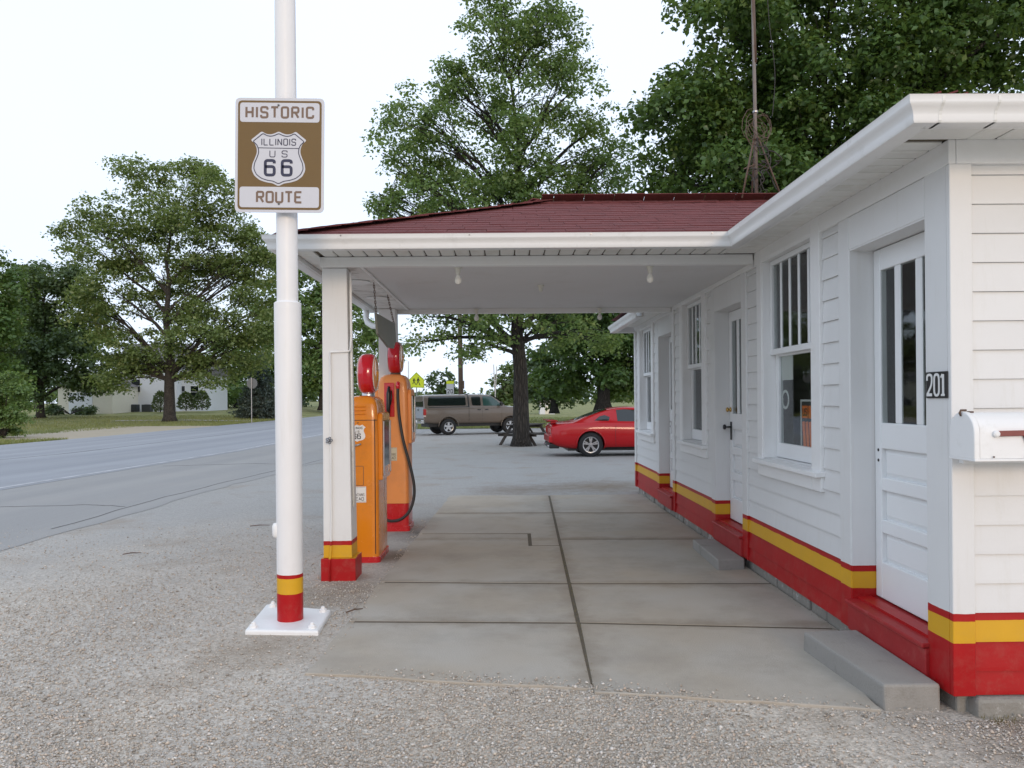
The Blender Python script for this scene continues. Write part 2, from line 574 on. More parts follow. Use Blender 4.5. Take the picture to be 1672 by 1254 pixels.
def lettering(mb, text, frame, u, v, w, h, gap, stroke, r=.3, t=.002):
    """draw text from the left edge u, baseline v, letters w wide and h tall"""
    i_ = 0
    for ch in text:
        if ch == ' ':
            u += w * .6
            continue
        ww = w * (.05 if ch == 'I' else 1)
        for st in GL[ch]:
            closed = st[-1] == 'c'
            pts = [p for p in st if p != 'c']
            pts = [(u + (p[0] if ch != 'I' else .5) * ww, v + p[1] * h) for p in pts]
            if len(pts) > 2 or closed:
                pts = fillet(pts, r * w, closed)
            i_ += 1
            mb.ribbon(pts, stroke, frame, t + (i_ % 4) * .00012, closed)
        u += ww + gap
    return u


def text_width(text, w, gap):
    return sum((w * .6 if c == ' ' else w * (.05 if c == 'I' else 1) + gap) for c in text) - gap


def gz(y):
    """the lot is level round the station, then falls a little away from it"""
    return float(np.interp(y, [-2000, 12, 26, 40, 60, 3000], [0, 0, -.2, -.25, -.25, -.25]))


def lawn_z(y):
    return float(np.interp(y, [-2000, 12, 26, 40, 60, 90, 200, 3000], [0, 0, -.2, -.25, -.22, .38, 1.2, 1.2]))
# ---------------------------------------------------------------- ground, road, lot
def sheet(name, mat, xs, ys, zf, lift=0., kind='structure', jag=None):
    """xs: function y -> list of x; zf(x,y)"""
    v, f = [], []
    n = None
    for i, y in enumerate(ys):
        row = xs(y)
        n = len(row)
        for x in row:
            v.append((x, y, zf(x, y) + lift))
    for i in range(len(ys) - 1):
        for k in range(n - 1):
            a = i * n + k
            f.append((a, a + 1, a + n + 1, a + n))
    me = bpy.data.meshes.new(name)
    me.from_pydata(v, [], f)
    me.materials.append(mat)
    o = put(name, me, (0, 0, 0))
    o['kind'] = kind
    return o


def field_z(x, y):
    s = min(1, max(0, (-x - 20.6) / 7))
    return gz(y) + (lawn_z(y) - gz(y)) * s


def lot_mat():
    m, nt, p, out = base_mat('gravel_lot')
    co = coords(nt, True)
    vo = nd(nt, 'TexVoronoi', None, Vector=co, Scale=70.)
    vc = nd(nt, 'SeparateColor', None, Color=vo.outputs['Color']).outputs[0]
    y = nd(nt, 'SeparateXYZ', None, Vector=co).outputs['Y']
    far = ramp(nt, nd(nt, 'Math', {'operation': 'MULTIPLY_ADD'}, _0=noise(nt, co, .5, 4), _1=5.0, _2=y).outputs[0], 6.5, 12.5)
    brown = mixc(nt, vc, (.43, .375, .305), (.72, .645, .55))
    grey = mixc(nt, vc, (.315, .305, .285), (.42, .405, .38))
    c = mixc(nt, far, brown, grey)
    pt = ramp(nt, noise(nt, co, .9, 6, .65), .52, .72)
    pt = nd(nt, 'Math', {'operation': 'MULTIPLY'}, _0=pt, _1=.65).outputs[0]
    c = mixc(nt, pt, c, (.30, .24, .18))
    st = nd(nt, 'Mapping', None, Vector=co, Scale=(1, .12, 1)).outputs[0]
    p2 = ramp(nt, noise(nt, st, .8, 4), .45, .7)
    p2 = nd(nt, 'Math', {'operation': 'MULTIPLY'}, _0=p2, _1=.45).outputs[0]
    c = mixc(nt, p2, c, (.40, .39, .375))
    # oil drips by the pumps and rusty earth by the far corner of the building
    for (sx, sy, sr, sc_) in ((-.85, 8.5, .55, (.09, .08, .07)), (-1.0, 7.3, .4, (.16, .13, .10)), (1.7, 13.0, 1.3, (.20, .14, .085)), (-1.3, 5.9, .6, (.22, .16, .11)), (-1.45, 4.6, .5, (.28, .22, .16)), (.2, 12.6, 1.0, (.22, .17, .125)), (2.6, 3.15, .9, (.13, .085, .05))):
        dd = nd(nt, 'VectorMath', {'operation': 'DISTANCE'}, _0=co, _1=(sx, sy, 0)).outputs['Value']
        ds_ = nd(nt, 'Math', {'operation': 'MULTIPLY_ADD'}, _0=noise(nt, co, 4, 5, .7), _1=-1.6 * sr, _2=dd).outputs[0]
        ff = nd(nt, 'MapRange', None, Value=ds_, From__Min=.25 * sr, From__Max=-.75 * sr, To__Min=0, To__Max=.75).outputs[0]
        c = mixc(nt, ff, c, sc_)
    fine = mixc(nt, noise(nt, co, 160, 2), (.72, .72, .72), (1.22, 1.22, 1.22))
    c = mixc(nt, 1.0, c, fine, 'MULTIPLY')
    nt.links.new(c, p.inputs['Base Color'])
    p.inputs['Roughness'].default_value = .92
    b = nd(nt, 'Bump', None, Strength=.6, Distance=.008, Height=vo.outputs['Distance'])
    b2 = nd(nt, 'Bump', None, Strength=.5, Distance=.05, Height=noise(nt, co, 3, 6), Normal=b.outputs[0])
    nt.links.new(b2.outputs[0], p.inputs['Normal'])
    return m


def road_mat(name, c1, c2, tint):
    m, nt, p, out = base_mat(name)
    co = coords(nt, True)
    st = nd(nt, 'Mapping', None, Vector=co, Scale=(1, .03, 1)).outputs[0]
    c = mixc(nt, ramp(nt, noise(nt, st, .9, 5), .35, .65), c1, c2)
    f = ramp(nt, noise(nt, co, .45, 6), .5, .75)
    f = nd(nt, 'Math', {'operation': 'MULTIPLY'}, _0=f, _1=.5).outputs[0]
    c = mixc(nt, f, c, tint)
    fine = mixc(nt, noise(nt, co, 90, 3), (.78, .78, .78), (1.18, 1.18, 1.18))
    c = mixc(nt, 1.0, c, fine, 'MULTIPLY')
    nt.links.new(c, p.inputs['Base Color'])
    p.inputs['Roughness'].default_value = .85
    b = nd(nt, 'Bump', None, Strength=.4, Distance=.006, Height=noise(nt, co, 120, 3))
    nt.links.new(b.outputs[0], p.inputs['Normal'])
    return m


def grass_mat():
    m, nt, p, out = base_mat('lawn_ground')
    co = coords(nt, True)
    c = mixc(nt, ramp(nt, noise(nt, co, .25, 6), .3, .7), (.145, .165, .055), (.26, .26, .095))
    f = ramp(nt, noise(nt, co, .6, 5), .52, .72)
    c = mixc(nt, f, c, (.38, .33, .165))
    c = mixc(nt, 1.0, c, mixc(nt, noise(nt, co, 14, 4), (.7, .7, .7), (1.25, 1.25, 1.25)), 'MULTIPLY')
    nt.links.new(c, p.inputs['Base Color'])
    p.inputs['Roughness'].default_value = 1
    b = nd(nt, 'Bump', None, Strength=.8, Distance=.08, Height=noise(nt, co, 20, 4))
    nt.links.new(b.outputs[0], p.inputs['Normal'])
    return m


M['lot'] = lot_mat()
M['road'] = road_mat('road_asphalt', (.265, .275, .295), (.34, .35, .37), (.27, .275, .285))
M['shoulder'] = road_mat('worn_shoulder_asphalt', (.285, .28, .272), (.335, .325, .31), (.36, .335, .305))
M['lawn'] = grass_mat()
M['line'] = mk('road_paint', (.54, .54, .55), .7, .1, 3, world=True, dirt=(.33, .33, .34), dirt_amt=.9, ds=1.5, dlo=.45, dhi=.6)
M['stone'] = mk('gravel_stones', (.33, .30, .27), .85, .2, 3)


def stone_mat():
    m, nt, p, out = base_mat('loose_gravel')
    g = nd(nt, 'NewGeometry')
    rn = g.outputs['Random Per Island']
    cr_ = nd(nt, 'ValToRGB', None, Fac=rn)
    el = cr_.color_ramp.elements
    el[0].color = (.27, .235, .195, 1)
    el[1].color = (.74, .71, .66, 1)
    for pos, c in ((.25, (.49, .42, .34)), (.45, (.44, .42, .39)), (.65, (.62, .54, .445)), (.82, (.52, .41, .32))):
        e = el.new(pos)
        e.color = rgba(c)
    nt.links.new(cr_.outputs[0], p.inputs['Base Color'])
    p.inputs['Roughness'].default_value = .85
    return m


M['stone'] = stone_mat()

YS = [-200, -60, -20, 0, 6, 12, 20, 26, 33, 40, 50, 60, 75, 90, 120, 200, 400, 900, 2800]
sheet('ground', M['lawn'], lambda y: [-2800, -900, -300, -120, -60, -40, -30, -27.6, -24, -20.6, -15, -9, 0, 10, 25, 60, 300, 900, 2800], YS, field_z, -.03)


def wob(y, a=.25, k=1.0):
    return a * (sin(y * 1.3 * k) + .6 * sin(y * 2.9 * k + 1) + .4 * sin(y * 6.1 * k + 2))


YL = [-40 + i * .5 for i in range(0, 172)]
sheet('gravel_lot', M['lot'], lambda y: [-9.5, -5, 0, 5, 14 + wob(y)], YL, lambda x, y: gz(y), -.002)
# the far ragged edge of the lot
sheet('gravel_lot_edge', M['lot'], lambda y: [-9.5 + i * 1.2 for i in range(20)], [46, 47.2], lambda x, y: gz(y) - (.0 if y < 46.5 else .05), -.002)


def road_r(y):
    return -8.62 - .018 * (y - 10)


YR = [-120, -60, -20, 0, 6, 12, 16, 20, 26, 33, 40, 50, 60, 75, 90, 120, 200, 400]
sheet('road', M['road'], lambda y: [-20.6 - (.012 * max(0, y - 60) if y > 60 else 0), -17, -14, -11, road_r(y)], YR, lambda x, y: gz(y), .006)
sheet('road_edge_line', M['line'], lambda y: [road_r(y) - .30, road_r(y) - .18], YR, lambda x, y: gz(y), .010)
sheet('asphalt_shoulder', M['shoulder'], lambda y: [road_r(y) - .0, -7, -5.0 + .02 * max(0, y - 8) + wob(y, .035) + wob(y, .03, 3.7)], YL, lambda x, y: gz(y), .002)
sheet('dirt_driveway', M['sandpath'], lambda y: [-26 - wob(y, .4, .5) - max(0, (y - 36)) * .12, -20.55], [37 + i for i in range(20)], field_z, -.012)
sheet('far_footpath', mk('footpath_concrete', (.36, .35, .33), .9, .1, 2, world=True), lambda y: [-34 + i * 1.0 for i in range(13)], [66.5, 68.2], field_z, -.008)

def crack(name, pts, w, mat, lift, wig):
    r_ = random.Random(len(pts) * 7 + int(pts[0][0] * 10))
    P = []
    for (x0, y0), (x1, y1) in zip(pts, pts[1:]):
        for q in range(10):
            t = q / 10
            P.append((x0 + (x1 - x0) * t + r_.uniform(-wig, wig), y0 + (y1 - y0) * t + r_.uniform(-wig, wig)))
    b_ = MB()
    b_.ribbon(P, w, lambda u, v, h: (u, v, gz(v) + lift + h), .0015)
    structure(b_.build(name, mat))


M['tar'] = mk('tar_crack', (.13, .128, .125), .9, .2, 9, world=True)
crack('pavement_crack', [(-8.3, 11.2), (-7.2, 11.0), (-6.0, 11.15), (-5.3, 10.9)], .022, M['tar'], .004, .03)
crack('pavement_crack', [(-5.3, 9), (-5.25, 14), (-5.0, 20), (-4.9, 30)], .018, M['tar'], .004, .03)
crack('pavement_crack', [(-8.4, 19), (-6.4, 19.6), (-5.2, 19.2)], .03, M['tar'], .004, .05)
crack('pavement_crack', [(-14.6, 8), (-14.5, 25), (-14.7, 60)], .05, M['tar'], .008, .04)

# ---------------------------------------------------------------- concrete slab under the canopy
def grime_joints(m):
    """dirt and rust that has worked into the concrete beside its joints and along the ragged edge"""
    nt = m.node_tree
    p = [n for n in nt.nodes if n.type == 'BSDF_PRINCIPLED'][0]
    old = p.inputs['Base Color'].links[0].from_socket
    co = coords(nt, True)
    sx = nd(nt, 'SeparateXYZ', None, Vector=co)

    def dist(a, b_, c):
        q = nd(nt, 'Math', {'operation': 'MULTIPLY_ADD'}, _0=sx.outputs['X'], _1=a, _2=c).outputs[0]
        q = nd(nt, 'Math', {'operation': 'MULTIPLY_ADD'}, _0=sx.outputs['Y'], _1=b_, _2=q).outputs[0]
        return nd(nt, 'Math', {'operation': 'ABSOLUTE'}, _0=q).outputs[0]
    d = dist(1, -.0292, -.321)
    for (a, y) in ((.06, 5.03), (.075, 6.10), (.04, 8.05), (.06, 9.85)):
        d = nd(nt, 'Math', {'operation': 'MINIMUM'}, _0=d, _1=dist(a, 1, -y)).outputs[0]
    d = nd(nt, 'Math', {'operation': 'MULTIPLY_ADD'}, _0=noise(nt, co, 5, 6, .7), _1=.34, _2=d).outputs[0]
    f = nd(nt, 'MapRange', None, Value=d, From__Min=.30, From__Max=.10, To__Min=0, To__Max=.62).outputs[0]
    nt.links.new(mixc(nt, f, old, (.20, .155, .105)), p.inputs['Base Color'])


grime_joints(M['conc'])
slab = bpy.data.objects.new('concrete_slab', None)
COL.objects.link(slab)
slab['kind'] = 'structure'
slab.location = (.5, 3.6, 0)
ORG['concrete_slab'] = Vector((.5, 3.6, 0))


def LX(y):
    return -1.076 + (y - 4.13) * .0303


def CX(y):
    return .433 + (y - 3.83) * .0292


def slab_panel(poly, top):
    b = MB()
    b.prism(poly, 'z', -.06, top)
    o = b.build('slab_panel', M['conc'], slab, bevel=.003, seg=1)
    return o


def edgepts(a, b, n, amp):
    """ragged free edge between two points"""
    out = []
    for i in range(n + 1):
        t = i / n
        out.append((a[0] + (b[0] - a[0]) * t + RND.uniform(-amp, amp), a[1] + (b[1] - a[1]) * t + RND.uniform(-amp, amp)))
    return out


g = .018
gc = .013
left_rows = [(4.14, 3.86), (5.09, 5.0), (6.19, 6.07), (8.41, 8.34), (9.93, 9.87), (11.76, 11.7)]
right_rows = [(3.83, 3.56), (5.0, 4.81), (6.07, 6.0), (8.0, 7.92), (9.87, 9.75), (11.7, 11.67)]
for i in range(5):
    (a0, a1), (b0, b1) = left_rows[i], left_rows[i + 1]
    h = [.0120, .0112, .0118, .0110, .0106][i]
    if i == 0:
        front = edgepts((LX(a0), a0), (CX(a1) - gc, a1), 12, .012)
    else:
        front = [(LX(a0), a0 + g), (CX(a1) - gc, a1 + g)]
    lf = edgepts((LX(b0), b0 - g), (LX(a0), a0 + g), 6, .012)[1:-1]
    if i == 2:
        poly = front + [(CX(7.65) - gc, 7.65 - g), (.225, 7.66 - g), (.235, b1 - g), (LX(b0), b0 - g)] + lf
    elif i == 3:
        poly = [(LX(a0), a0 + g), (.235 + 2 * g, 8.35 + g), (.225 + 2 * g, 7.66 + g), (CX(7.65) - gc, 7.65 + g), (CX(b1) - gc, b1 - g), (LX(b0), b0 - g)] + lf
    else:
        poly = front + [(CX(b1) - gc, b1 - g), (LX(b0), b0 - g)] + lf
    slab_panel(poly, h)
    (a0, a1), (b0, b1) = right_rows[i], right_rows[i + 1]
    h = [.0124, .0114, .0116, .0111, .0107][i]
    x0 = 1.735 if i == 0 else 2.07
    x1 = 2.07
    if i == 0:
        poly = edgepts((CX(a0) + gc, a0), (x0, a1), 10, .012) + [(1.80, 4.3), (2.0, b1 - .25), (x1, b1 - g), (CX(b0) + gc, b0 - g)]
    else:
        poly = [(CX(a0) + gc, a0 + g), (x0, a1 + g), (x1, b1 - g), (CX(b0) + gc, b0 - g)]
    slab_panel(poly, h)
b = MB()
b.prism([(-1.03, 4.25), (.42, 3.95), (1.7, 3.66), (2.07, 4.9), (2.07, 11.6), (-.82, 11.65)], 'z', -.05, .0093)
b.build('joint_bed', M['conc_dark'], slab)

# ---------------------------------------------------------------- the station
XW = 2.06            # outer face of the wall along the drive
YF = 3.52            # outer face of the front wall
XE, YE = 7.0, 12.10  # far corners of the building
ST = thing('gas_station', 'small white clapboard gas station with red roof, drive-through canopy and red and yellow base stripes', 'gas station', (4.5, 7.8, 0))

# backing walls with real openings
OPEN = [(3.72, 4.545, .289, 2.338), (5.11, 6.09, .99, 2.555), (6.636, 7.487, .289, 2.31), (7.96, 8.87, .99, 2.555),
        (9.402, 10.223, .289, 2.29), (10.717, 11.66, .99, 2.50)]
b = MB()
y = YF + .02
for (y0, y1, z0, z1) in OPEN:
    b.box(XW + .018, XW + .10, y, y0, .09, 2.66)
    b.box(XW + .018, XW + .10, y0, y1, .09, z0 - .0)
    b.box(XW + .018, XW + .10, y0, y1, z1, 2.66)
    y = y1
b.box(XW + .018, XW + .10, y, YE, .09, 2.66)
b.box(XW + .10, XE, YF + .02, YF + .13, .09, 2.66)
b.box(XW + .10, XE, YE - .1, YE, .09, 2.66)
b.box(XE - .1, XE, YF + .13, YE - .1, .09, 2.66)
b.build('wall', M['wall'], ST)
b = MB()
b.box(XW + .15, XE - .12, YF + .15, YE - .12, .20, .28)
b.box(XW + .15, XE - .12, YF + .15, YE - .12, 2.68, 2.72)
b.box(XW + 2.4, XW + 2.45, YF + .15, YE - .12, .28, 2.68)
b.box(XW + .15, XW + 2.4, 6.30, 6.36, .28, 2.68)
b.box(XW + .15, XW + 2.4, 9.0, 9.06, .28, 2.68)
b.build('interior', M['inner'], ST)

# clapboards: every board is its own piece
COURSE, Z0 = .1345, .0655
_bcache = {}


def clapboard(axis, a0, a1, k, ztop=None):
    z0 = Z0 + COURSE * k
    z1 = z0 + COURSE - .0012
    if k == 0:
        z0 = .09
    if ztop:
        z1 = min(z1, ztop)
    if z1 - z0 < .02:
        return
    L = a1 - a0 - .003
    key = (axis, round(L, 3), round(z1 - z0, 4))
    if key not in _bcache:
        h = z1 - z0
        pr = [(-.018, 0), (0, 0), (0, h), (-.006, h), (-.0172, .016)]
        b_ = MB()
        if axis == 'y':
            b_.prism(pr, 'y', -L / 2, L / 2)
        else:
            b_.prism(pr, 'x', -L / 2, L / 2)
        _bcache[key] = b_.mesh('siding_board', M['wall'], ctr=(0, 0, 0))[0]
    c = (a0 + a1) / 2
    put('siding_board', _bcache[key], (XW + .0185 - RND.uniform(0, .003), c, z0 + RND.uniform(-.0005, .0005)) if axis == 'y' else (c, YF + .0185 - RND.uniform(0, .002), z0), ST)


FRZ = 2.533
full = [(4.69, 6.50), (7.62, 9.28), (10.35, 12.0)]
split = [(4.69, 4.96), (6.20, 6.50), (7.62, 7.83), (8.95, 9.28), (10.35, 10.607), (11.78, 12.0)]
for k in range(19):
    zt = Z0 + COURSE * (k + 1)
    for a, c in (full if zt < .88 else split):
        clapboard('y', a, c, k, FRZ)
    clapboard('x', XW + .095, XE, k, FRZ)

# flat trim boards


def trim_board(x0, x1, y0, y1, z0, z1, name='trim_board', mat='wall', bevel=.003):
    return MB().box(x0, x1, y0, y1, z0, z1).build(name, M[mat], ST, bevel=bevel, seg=1)


T0 = XW - .012
trim_board(T0, XW + .018, 3.5384, 3.718, .088, FRZ, 'corner_board', bevel=0)
trim_board(T0, XW + .092, YF - .012, YF + .018, .088, FRZ, 'corner_board')
trim_board(T0 - .004, XW + .018, 12.0, 12.112, .088, FRZ, 'corner_board')
trim_board(T0, XW + .018, 4.547, 4.69, .088, FRZ)
trim_board(T0, XW + .018, 3.722, 4.543, 2.338, FRZ - .002, 'head_board')
trim_board(T0, XW + .018, 6.50, 6.634, .088, FRZ)
trim_board(T0, XW + .018, 7.489, 7.62, .088, FRZ)
trim_board(T0, XW + .018, 6.638, 7.485, 2.31, FRZ - .002, 'head_board')
trim_board(T0, XW + .018, 9.28, 9.40, .088, FRZ)
trim_board(T0, XW + .018, 10.225, 10.35, .088, FRZ)
trim_board(T0, XW + .018, 9.404, 10.221, 2.29, FRZ - .002, 'head_board')
trim_board(XW - .016, XW + .018, 3.505, 6.26, FRZ, 2.645, 'frieze_board', 'white')
trim_board(XW - .016, XW + .018, 6.30, 9.40, FRZ, 2.60, 'frieze_board', 'white')
trim_board(XW - .016, XW + .018, 9.45, 12.11, FRZ - .02, 2.60, 'frieze_board', 'white')
trim_board(XW + .019, XE, YF - .016, YF + .018, FRZ, 2.645, 'frieze_board', 'white')


# windows: sashes, muntins and panes
def window(y0, y1, ztop, name='window', n=5):
    tw = .13
    f = MB()
    f.box(XW - .018, XW + .018, y0 - tw - .02, y0, .85, 2.645 if y0 < 6 else 2.56)
    f.box(XW - .018, XW + .018, y1, y1 + .11, .85, 2.645 if y0 < 6 else 2.56)
    f.box(XW - .018, XW + .018, y0 + .001, y1 - .001, ztop, 2.645 if y0 < 6 else 2.56)
    # jamb liners
    f.box(XW - .010, XW + .128, y0, y0 + .018, .99, ztop)
    f.box(XW - .010, XW + .108, y1 - .018, y1, .99, ztop)
    f.box(XW - .010, XW + .14, y0 + .018, y1 - .018, ztop - .016, ztop)
    w = f.build(name, M['white'], ST, bevel=.003, seg=1)
    s = MB().hexa([(XW - .06, y0 - .165, .945), (XW + .14, y0 - .165, .955), (XW + .14, y1 + .125, .955), (XW - .06, y1 + .125, .945),
                   (XW - .06, y0 - .165, .978), (XW + .14, y0 - .165, .999), (XW + .14, y1 + .125, .999), (XW - .06, y1 + .125, .978)])
    s.build('sill', M['white'], w, bevel=.004, seg=1)
    MB().box(XW - .020, XW + .018, y0 + .002, y1 - .002, .85, .943).build('apron', M['white'], w, bevel=.003, seg=1)
    # upper sash
    a, c = y0 + .022, y1 - .022
    zr = 1.80
    u = MB()
    x0, x1 = XW + .045, XW + .085
    u.box(x0, x1, a, a + .04, zr, ztop - .018)
    u.box(x0, x1, c - .04, c, zr, ztop - .018)
    u.box(x0, x1, a + .04, c - .04, ztop - .055, ztop - .018)
    u.box(x0, x1, a + .04, c - .04, zr, zr + .045)
    u.build('upper_sash', M['sash'], w, bevel=.003, seg=1)
    wd = (c - a - .08 + .03) / n
    for i in range(n):
        p0 = a + .04 + i * wd
        p1 = p0 + wd - .03
        if i < n - 1:
            MB().box(x0 + .012, x0 + .029, p1, p1 + .03, zr + .045, ztop - .055).build('muntin', M['sash'], w, bevel=.006, seg=1)
        MB().box(x0 + .018, x0 + .022, p0 - .003, p1 + .003, zr + .04, ztop - .05).build('pane', M['pane'], w)
    # lower sash
    l = MB()
    x0, x1 = XW + .088, XW + .128
    l.box(x0, x1, a, a + .055, 1.0, zr + .02)
    l.box(x0, x1, c - .055, c, 1.0, zr + .02)
    l.box(x0, x1, a + .055, c - .055, 1.0, 1.112)
    l.box(x0, x1, a + .055, c - .055, zr - .015, zr + .02)
    l.build('lower_sash', M['sash'], w, bevel=.003, seg=1)
    MB().box(x0 + .018, x0 + .022, a + .05, c - .05, 1.108, zr - .012).build('pane', M['pane'], w)
    return w


window(5.11, 6.09, 2.555)
window(7.96, 8.85, 2.545)
window(10.717, 11.66, 2.50)


# doors: three tall panes over three sunk panels
def door(y0, y1, ztop, hardware):
    x = 2.19
    # jamb and sill
    f = MB()
    f.box(XW - .008, x + .06, y1 - .004, y1 + .016, .255, ztop)
    f.box(XW - .008, x + .06, y0 - .016, y0 + .004, .255, ztop)
    f.box(XW - .008, x + .06, y0 + .004, y1 - .004, ztop - .008, ztop + .01)
    f.build('door_frame', M['wall'], ST)
    s = MB().hexa([(XW - .05, y0 - .015, .245), (x + .05, y0 - .015, .262), (x + .05, y1 + .015, .262), (XW - .05, y1 + .015, .245),
                   (XW - .05, y0 - .015, .268), (x + .05, y0 - .015, .286), (x + .05, y1 + .015, .286), (XW - .05, y1 + .015, .268)])
    s.box(XW - .032, XW + .13, y0 - .012, y1 + .012, .09, .244)
    s.build('door_sill', M['sill_red'], ST, bevel=.005, seg=1)
    a, c = y0 + .008, y1 - .008
    st = .076
    zr = [(.292, .505), (.675, .752), (.922, .998), (1.165, 1.315), (2.20, ztop - .012)]
    d = MB()
    d.box(x, x + .042, a, c - st - .597, .292, ztop - .012)
    d.box(x, x + .042, c - st, c, .292, ztop - .012)
    for z0, z1 in zr:
        d.box(x, x + .042, c - st - .597, c - st, z0, z1)
    dr = d.build('door', M['door'], ST, bevel=.006, seg=2)
    for (z0, z1) in ((.505, .675), (.752, .922), (.998, 1.165)):
        p = MB()
        yy0, yy1 = c - st - .597, c - st
        p.hexa([(x + .03, yy0, z0), (x + .03, yy1, z0), (x + .03, yy1, z1), (x + .03, yy0, z1),
                (x + .016, yy0 + .03, z0 + .03), (x + .016, yy1 - .03, z0 + .03), (x + .016, yy1 - .03, z1 - .03), (x + .016, yy0 + .03, z1 - .03)])
        p.build('door_panel', M['door'], dr)
    for i in range(3):
        p1 = c - st - i * .220
        p0 = p1 - .157
        if i < 2:
            MB().box(x + .004, x + .022, p0 - .063, p0, 1.315, 2.20).build('mullion', M['door'], dr, bevel=.005, seg=1)
        MB().box(x + .009, x + .013, p0 - .003, p1 + .003, 1.312, 2.203).build('pane', M['pane'], dr)
    # closed dark weather strip on the hinge side
    MB().box(x + .006, x + .03, c + .0005, c + .006, .29, ztop - .012).build('weather_strip', M['black'], dr)
    if hardware:
        MB().lathe([(.024, 0), (.024, -.006), (.015, -.010), (.012, -.02), (.022, -.028), (.024, -.038), (.014, -.046)], (x, c - .05, 1.352), 'x', 16).build('door_knob', M['brass'], dr, smooth=True)
        MB().box(x - .006, x - .0005, c - .085, c - .035, 1.06, 1.235).build('lock_plate', M['black'], dr, bevel=.002, seg=1)
        h = MB().lathe([(.008, 0), (.008, -.045), (.022, -.05), (.026, -.062), (.02, -.072)], (x - .006, c - .06, 1.185), 'x', 12)
        h.build('door_handle', M['black'], dr, smooth=True)
    else:
        for z in (1.155, 1.095):
            MB().lathe([(.009, 0), (.009, -.003), (.004, -.004)], (x, c - .045, z), 'x', 10).build('keyhole', M['black'], dr)
    return dr


door(3.722, 4.543, 2.338, False)
door(6.638, 7.485, 2.31, True)
door(9.404, 10.221, 2.29, False)

# foundation blocks under the red boards
yy = 3.56
while yy < 12.0:
    L = RND.uniform(.26, .46)
    o = RND.uniform(0, .02)
    MB().box(XW + .02 + o, XW + .20, yy, min(yy + L - .012, 12.08), -.05, .088).build('foundation_block', M['found'], ST, bevel=.012)
    yy += L
xx = XW + .085
while xx < 6.9:
    L = RND.uniform(.5, .8)
    MB().box(xx, min(xx + L - .012, 6.98), YF - .03 + RND.uniform(-.012, .015), YF + .2, -.08, .086).build('foundation_block', M['found'], ST, bevel=.02)
    xx += L


# canopy: friezes, ceiling, soffits
EZ = 2.64
b = MB()
b.box(-1.49, XW - .02, 6.26, 6.32, 2.560, EZ)
b.build('canopy_frieze', M['white'], ST, bevel=.004, seg=1)
b = MB()
b.box(-1.49, XW - .02, 9.36, 9.44, 2.520, EZ)
b.build('canopy_frieze', M['white'], ST, bevel=.004, seg=1)
b = MB()
b.box(-1.49, -1.18, 6.32, 9.36, 2.562, EZ)
b.build('canopy_beam', M['peel'], ST, bevel=.004, seg=1)
b = MB().box(-1.178, XW - .018, 6.322, 9.358, 2.575, 2.60)
b.build('canopy_ceiling', M['ceiling'], ST)
b = MB()
b.box(-1.18, -1.15, 6.32, 9.36, 2.560, 2.5748)
b.box(-1.15, XW - .02, 6.32, 6.345, 2.562, 2.5748)
b.build('ceiling_moulding', M['white'], ST, bevel=.004, seg=1)
for yy in (7.05, 8.15):
    MB().lathe([(.115, 0), (.115, .008), (.10, .012)], (-1.335, yy, 2.549), 'z', 24).build('cover_plate', M['white'], ST)

_sc = {}


def soffit_run(axis, a0, a1, c0, c1, z, step):
    """ribbed soffit: panels side by side along axis, spanning c0..c1"""
    n = max(1, int(round((a1 - a0) / step)))
    w = (a1 - a0) / n
    key = (axis, round(w, 4), round(c1 - c0, 3))
    if key not in _sc:
        b_ = MB()
        h = w / 2 - .005
        L = (c1 - c0) / 2
        pr = [(-h, .004), (-h + .009, 0), (h - .009, 0), (h, .004), (h, .010), (-h, .010)]
        b_.prism(pr, 'y' if axis == 'x' else 'x', -L, L)
        _sc[key] = b_.mesh('soffit_panel', M['soffit'], ctr=(0, 0, 0))[0]
    for i in range(n):
        a = a0 + (i + .5) * w
        c = (c0 + c1) / 2
        put('soffit_panel', _sc[key], (a, c, z) if axis == 'x' else (c, a, z), ST)


soffit_run('x', -1.46, 1.76, 5.84, 6.255, EZ, .12)
soffit_run('y', 3.55, 6.25, 1.80, XW - .018, EZ, .12)
soffit_run('x', 2.12, 6.96, 3.26, YF - .018, EZ, .137)
soffit_run('y', 6.0, 9.6, -1.64, -1.495, EZ, .12)
soffit_run('x', -1.46, 1.76, 9.445, 9.82, EZ, .12)
soffit_run('y', 9.9, 11.98, 1.80, XW - .018, 2.575, .12)
b = MB()
b.box(-1.66, XW + .016, 5.82, 6.258, EZ + .011, EZ + .02)
b.box(-1.66, -1.492, 6.2585, 9.4415, EZ + .011, EZ + .02)
b.box(-1.66, XW + .016, 9.442, 9.84, EZ + .011, EZ + .02)
b.box(1.79, XW + .016, 3.25, 5.819, EZ + .011, EZ + .02)
b.box(XW + .017, XE + .2, 3.25, YF + .016, EZ + .011, EZ + .02)
b.box(1.79, XW + .016, 9.85, 12.05, 2.586, 2.595)
b.build('soffit_backing', M['conc_dark'], ST)
# corner closers of the soffit
for (x0, x1, y0, y1) in ((-1.655, -1.462, 5.835, 5.999), (1.797, 2.118, 3.258, 3.498), (-1.655, -1.462, 9.602, 9.835), (1.762, 1.797, 5.835, 6.255)):
    MB().box(x0, x1, y0, y1, EZ + .001, EZ + .009).build('soffit_corner', M['soffit'], ST)


